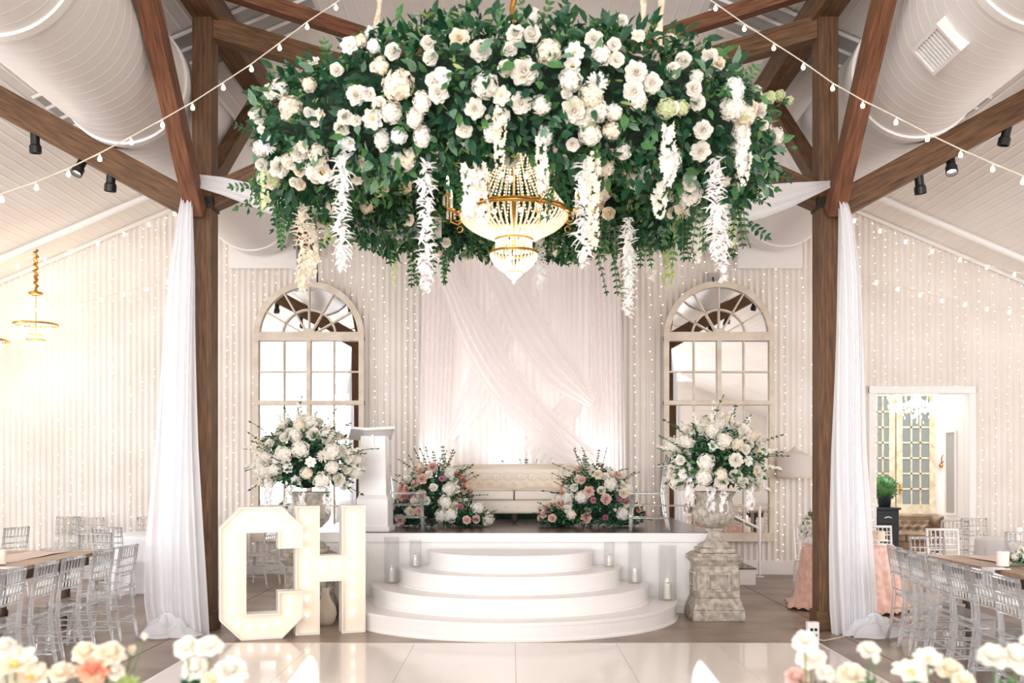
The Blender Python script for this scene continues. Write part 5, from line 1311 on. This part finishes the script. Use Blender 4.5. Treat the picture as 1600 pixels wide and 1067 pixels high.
# white napkins hanging between the chairs
for (X, Y, lab) in ((-4.53, 9.0, 'white napkin hanging over the edge of the left farm table'), (4.29, 8.9, 'white napkin hanging over the edge of the right farm table')):
    b = MB(); s = 1 if X < 0 else -1
    b.grid(lambda i, j: (X-s*.12+s*.155*min(1,i/5.0), Y-.1+.2*j/11+.004*i*(j-6)/6, .772+.004*math.sin(j) if i < 5 else .772-.03*(i-5)+0*j), 14, 12)
    o = build('hanging_napkin', b, M_['linen'], smooth=True, label=lab, cat='napkin'); q = o.modifiers.new('s','SOLIDIFY'); q.thickness = .004

# ------------------------------------------------------------------ foreground guest table with blurred flowers
YT = 2.9
t = thing('guest_table', 'white clothed guest table at the viewer\'s side below the foreground flowers', 'table', (0, 2.95, 0))
b = MB(); b.box(-2.2, 2.2, -.42, .42, .70, .735); build('tabletop', b, M_['darkwood'], t)
for sx in (-1.9, 1.9):
    for sy in (-.34, .34):
        b = MB(); b.tube([(sx,sy,0),(sx,sy,.7)], .025, 10); build('leg', b, M_['darkwood'], t)
b = MB(); b.box(-2.23, 2.23, -.45, .45, .736, .742); 
for (x0,x1,y0,y1) in ((-2.23,2.23,-.455,-.45),(-2.23,2.23,.45,.455),(-2.235,-2.23,-.45,.45),(2.23,2.235,-.45,.45)): b.box(x0,x1,y0,y1,.25,.742)
build('tablecloth', b, M_['linen'], M=Matrix.Translation((0,2.95,0)), label='white cloth covering the foreground guest table', cat='tablecloth')
def centre(cx, label, items, greens, Y=YT):
    X = px2(cx, Y); t = thing('centrepiece', label, 'flower arrangement', (X, Y, .743)); O = Vector((X, Y, .743))
    b = MB(); b.lathe([(.001,0),(.05,0),(.07,.05),(.06,.11),(.05,.11),(.055,.05),(.001,.02)], 20); build('bowl', b, M_['gold'], t, smooth=True)
    for (k, px, py, s, m) in items:
        Yi = Y+random.uniform(-.06,.06); p = W(px, py, Yi)-O; r = s/2*Yi/F*1.1
        flower(k, m, p, Vector((p.x*1.2, -.45, .9)), r, t)
        b = MB(); b.tube([(p.x*.15,0,.08), (p.x*.6, p.y*.6, p.z*.6), p+Vector((0,0,-r*.3))], .0028, 5, caps=False); build('stem', b, M_['stem'], t)
    for (px, py, L, m) in greens:
        b = MB(); p = W(px, py, Y)-O
        for q in range(3): sprig(b, p*.75+Vector((0,0,.0)), (p.x*1+random.uniform(-.4,.4), random.uniform(-.4,.1), 1), L*.5, 3, L*.55, sag=.3)
        build('sprig', b, [M_[m], M_['stem']], t, smooth=True)
    P = np.array([[random.gauss(0,.055), random.gauss(0,.04), random.uniform(.1,.24)] for _ in range(70)]); D = np.array([[p_[0]*8, p_[1]*8-.3, .4] for p_ in P]); leaf_cloud('foliage', P, D, .06, 'leaf_mid', t, .1)
centre(20, 'blurred white blossoms with yellow centres at the bottom left corner', [('rose',8,1012,38,'p_white'),('open',24,1040,66,'p_cream'),('open',48,1062,60,'p_cream'),('peony',-6,1050,60,'p_white')], [(0,1075,.09,'leaf_mid')])
centre(140, 'blurred cream roses and one peach rose in the bottom left foreground', [('rose',133,1020,40,'p_cream'),('rose',172,1022,46,'p_cream'),('peony',146,1048,46,'p_peach'),('rose',97,1052,40,'p_cream'),('bud',206,1020,26,'p_cream'),('bud',226,998,20,'p_cream'),('rose',180,1050,30,'p_white'),('bud',118,1052,30,'p_cream')], [(120,1062,.08,'leaf_dark'),(210,1066,.12,'leaf_lime')])
centre(322, 'blurred white roses in front of the left corner of the dance floor', [('rose',292,1012,42,'p_white'),('rose',327,1010,42,'p_white'),('rose',305,1046,44,'p_white'),('peony',360,1050,50,'p_white'),('rose',335,1062,40,'p_cream')], [(318,1026,.06,'leaf_mid'),(290,1040,.08,'leaf_dark'),(278,1064,.08,'leaf_dark')])
centre(1262, 'blurred white roses with one blush rose in front of the power box', [('peony',1258,1003,38,'p_white'),('rose',1268,1029,46,'p_white'),('rose',1244,1060,38,'p_blush'),('rose',1290,1052,30,'p_white')], [(1268,1056,.08,'leaf_dark'),(1285,1060,.07,'leaf_mid')])
centre(1350, 'blurred white roses in front of the foot of the right drape', [('rose',1358,1016,34,'p_white'),('bud',1368,1034,26,'p_white'),('rose',1330,1056,46,'p_cream')], [(1350,1042,.08,'leaf_mid'),(1362,1056,.08,'leaf_dark')])
centre(1460, 'blurred white open blossoms in front of the right row of clear chairs', [('open',1424,1052,54,'p_white'),('open',1450,1030,42,'p_white'),('rose',1484,1046,42,'p_cream'),('rose',1505,1064,36,'p_cream')], [(1416,1026,.05,'leaf_mid'),(1450,1066,.07,'leaf_mid')])
centre(1570, 'blurred white roses at the bottom right corner', [('rose',1550,1026,46,'p_white'),('rose',1588,1028,50,'p_white'),('bud',1597,1004,24,'p_white')], [(1565,1056,.1,'leaf_mid'),(1545,1064,.08,'leaf_mid')])
def napkin(px0, py0, sgn, label):
    Y = 2.9; tipp = W(px0, py0, Y); O = Vector((tipp.x, Y, .743)); t = thing('standing_napkin', label, 'napkin', O)
    hgt = tipp.z-.743
    def P(i, j):
        v = i/15; u = j/12; wd = .26*(1-v)**.75+.004; lean = -sgn*.26*(1-v)**1.6
        return (lean+(u-.5)*wd, -.05*math.sin(u*PI)*(1-v)+.01*math.sin(u*9), hgt*v)
    sheet('front_fold', P, 16, 13, M_['linen'], t, thick=.003)
    def Q(i, j):
        v = i/15; u = j/12; wd = .2*(1-v)**.75+.004; lean = -sgn*.22*(1-v)**1.5
        return (lean+(u-.5)*wd, .05*math.sin(u*PI)*(1-v)+.02, (hgt-.03)*v)
    sheet('back_fold', Q, 16, 13, M_['linen'], t, thick=.003)
napkin(485, 1025, 1, 'white folded napkin standing with its tip up, left of centre foreground')
napkin(1094, 1033, -1, 'white folded napkin standing with its tip up, right of centre foreground')
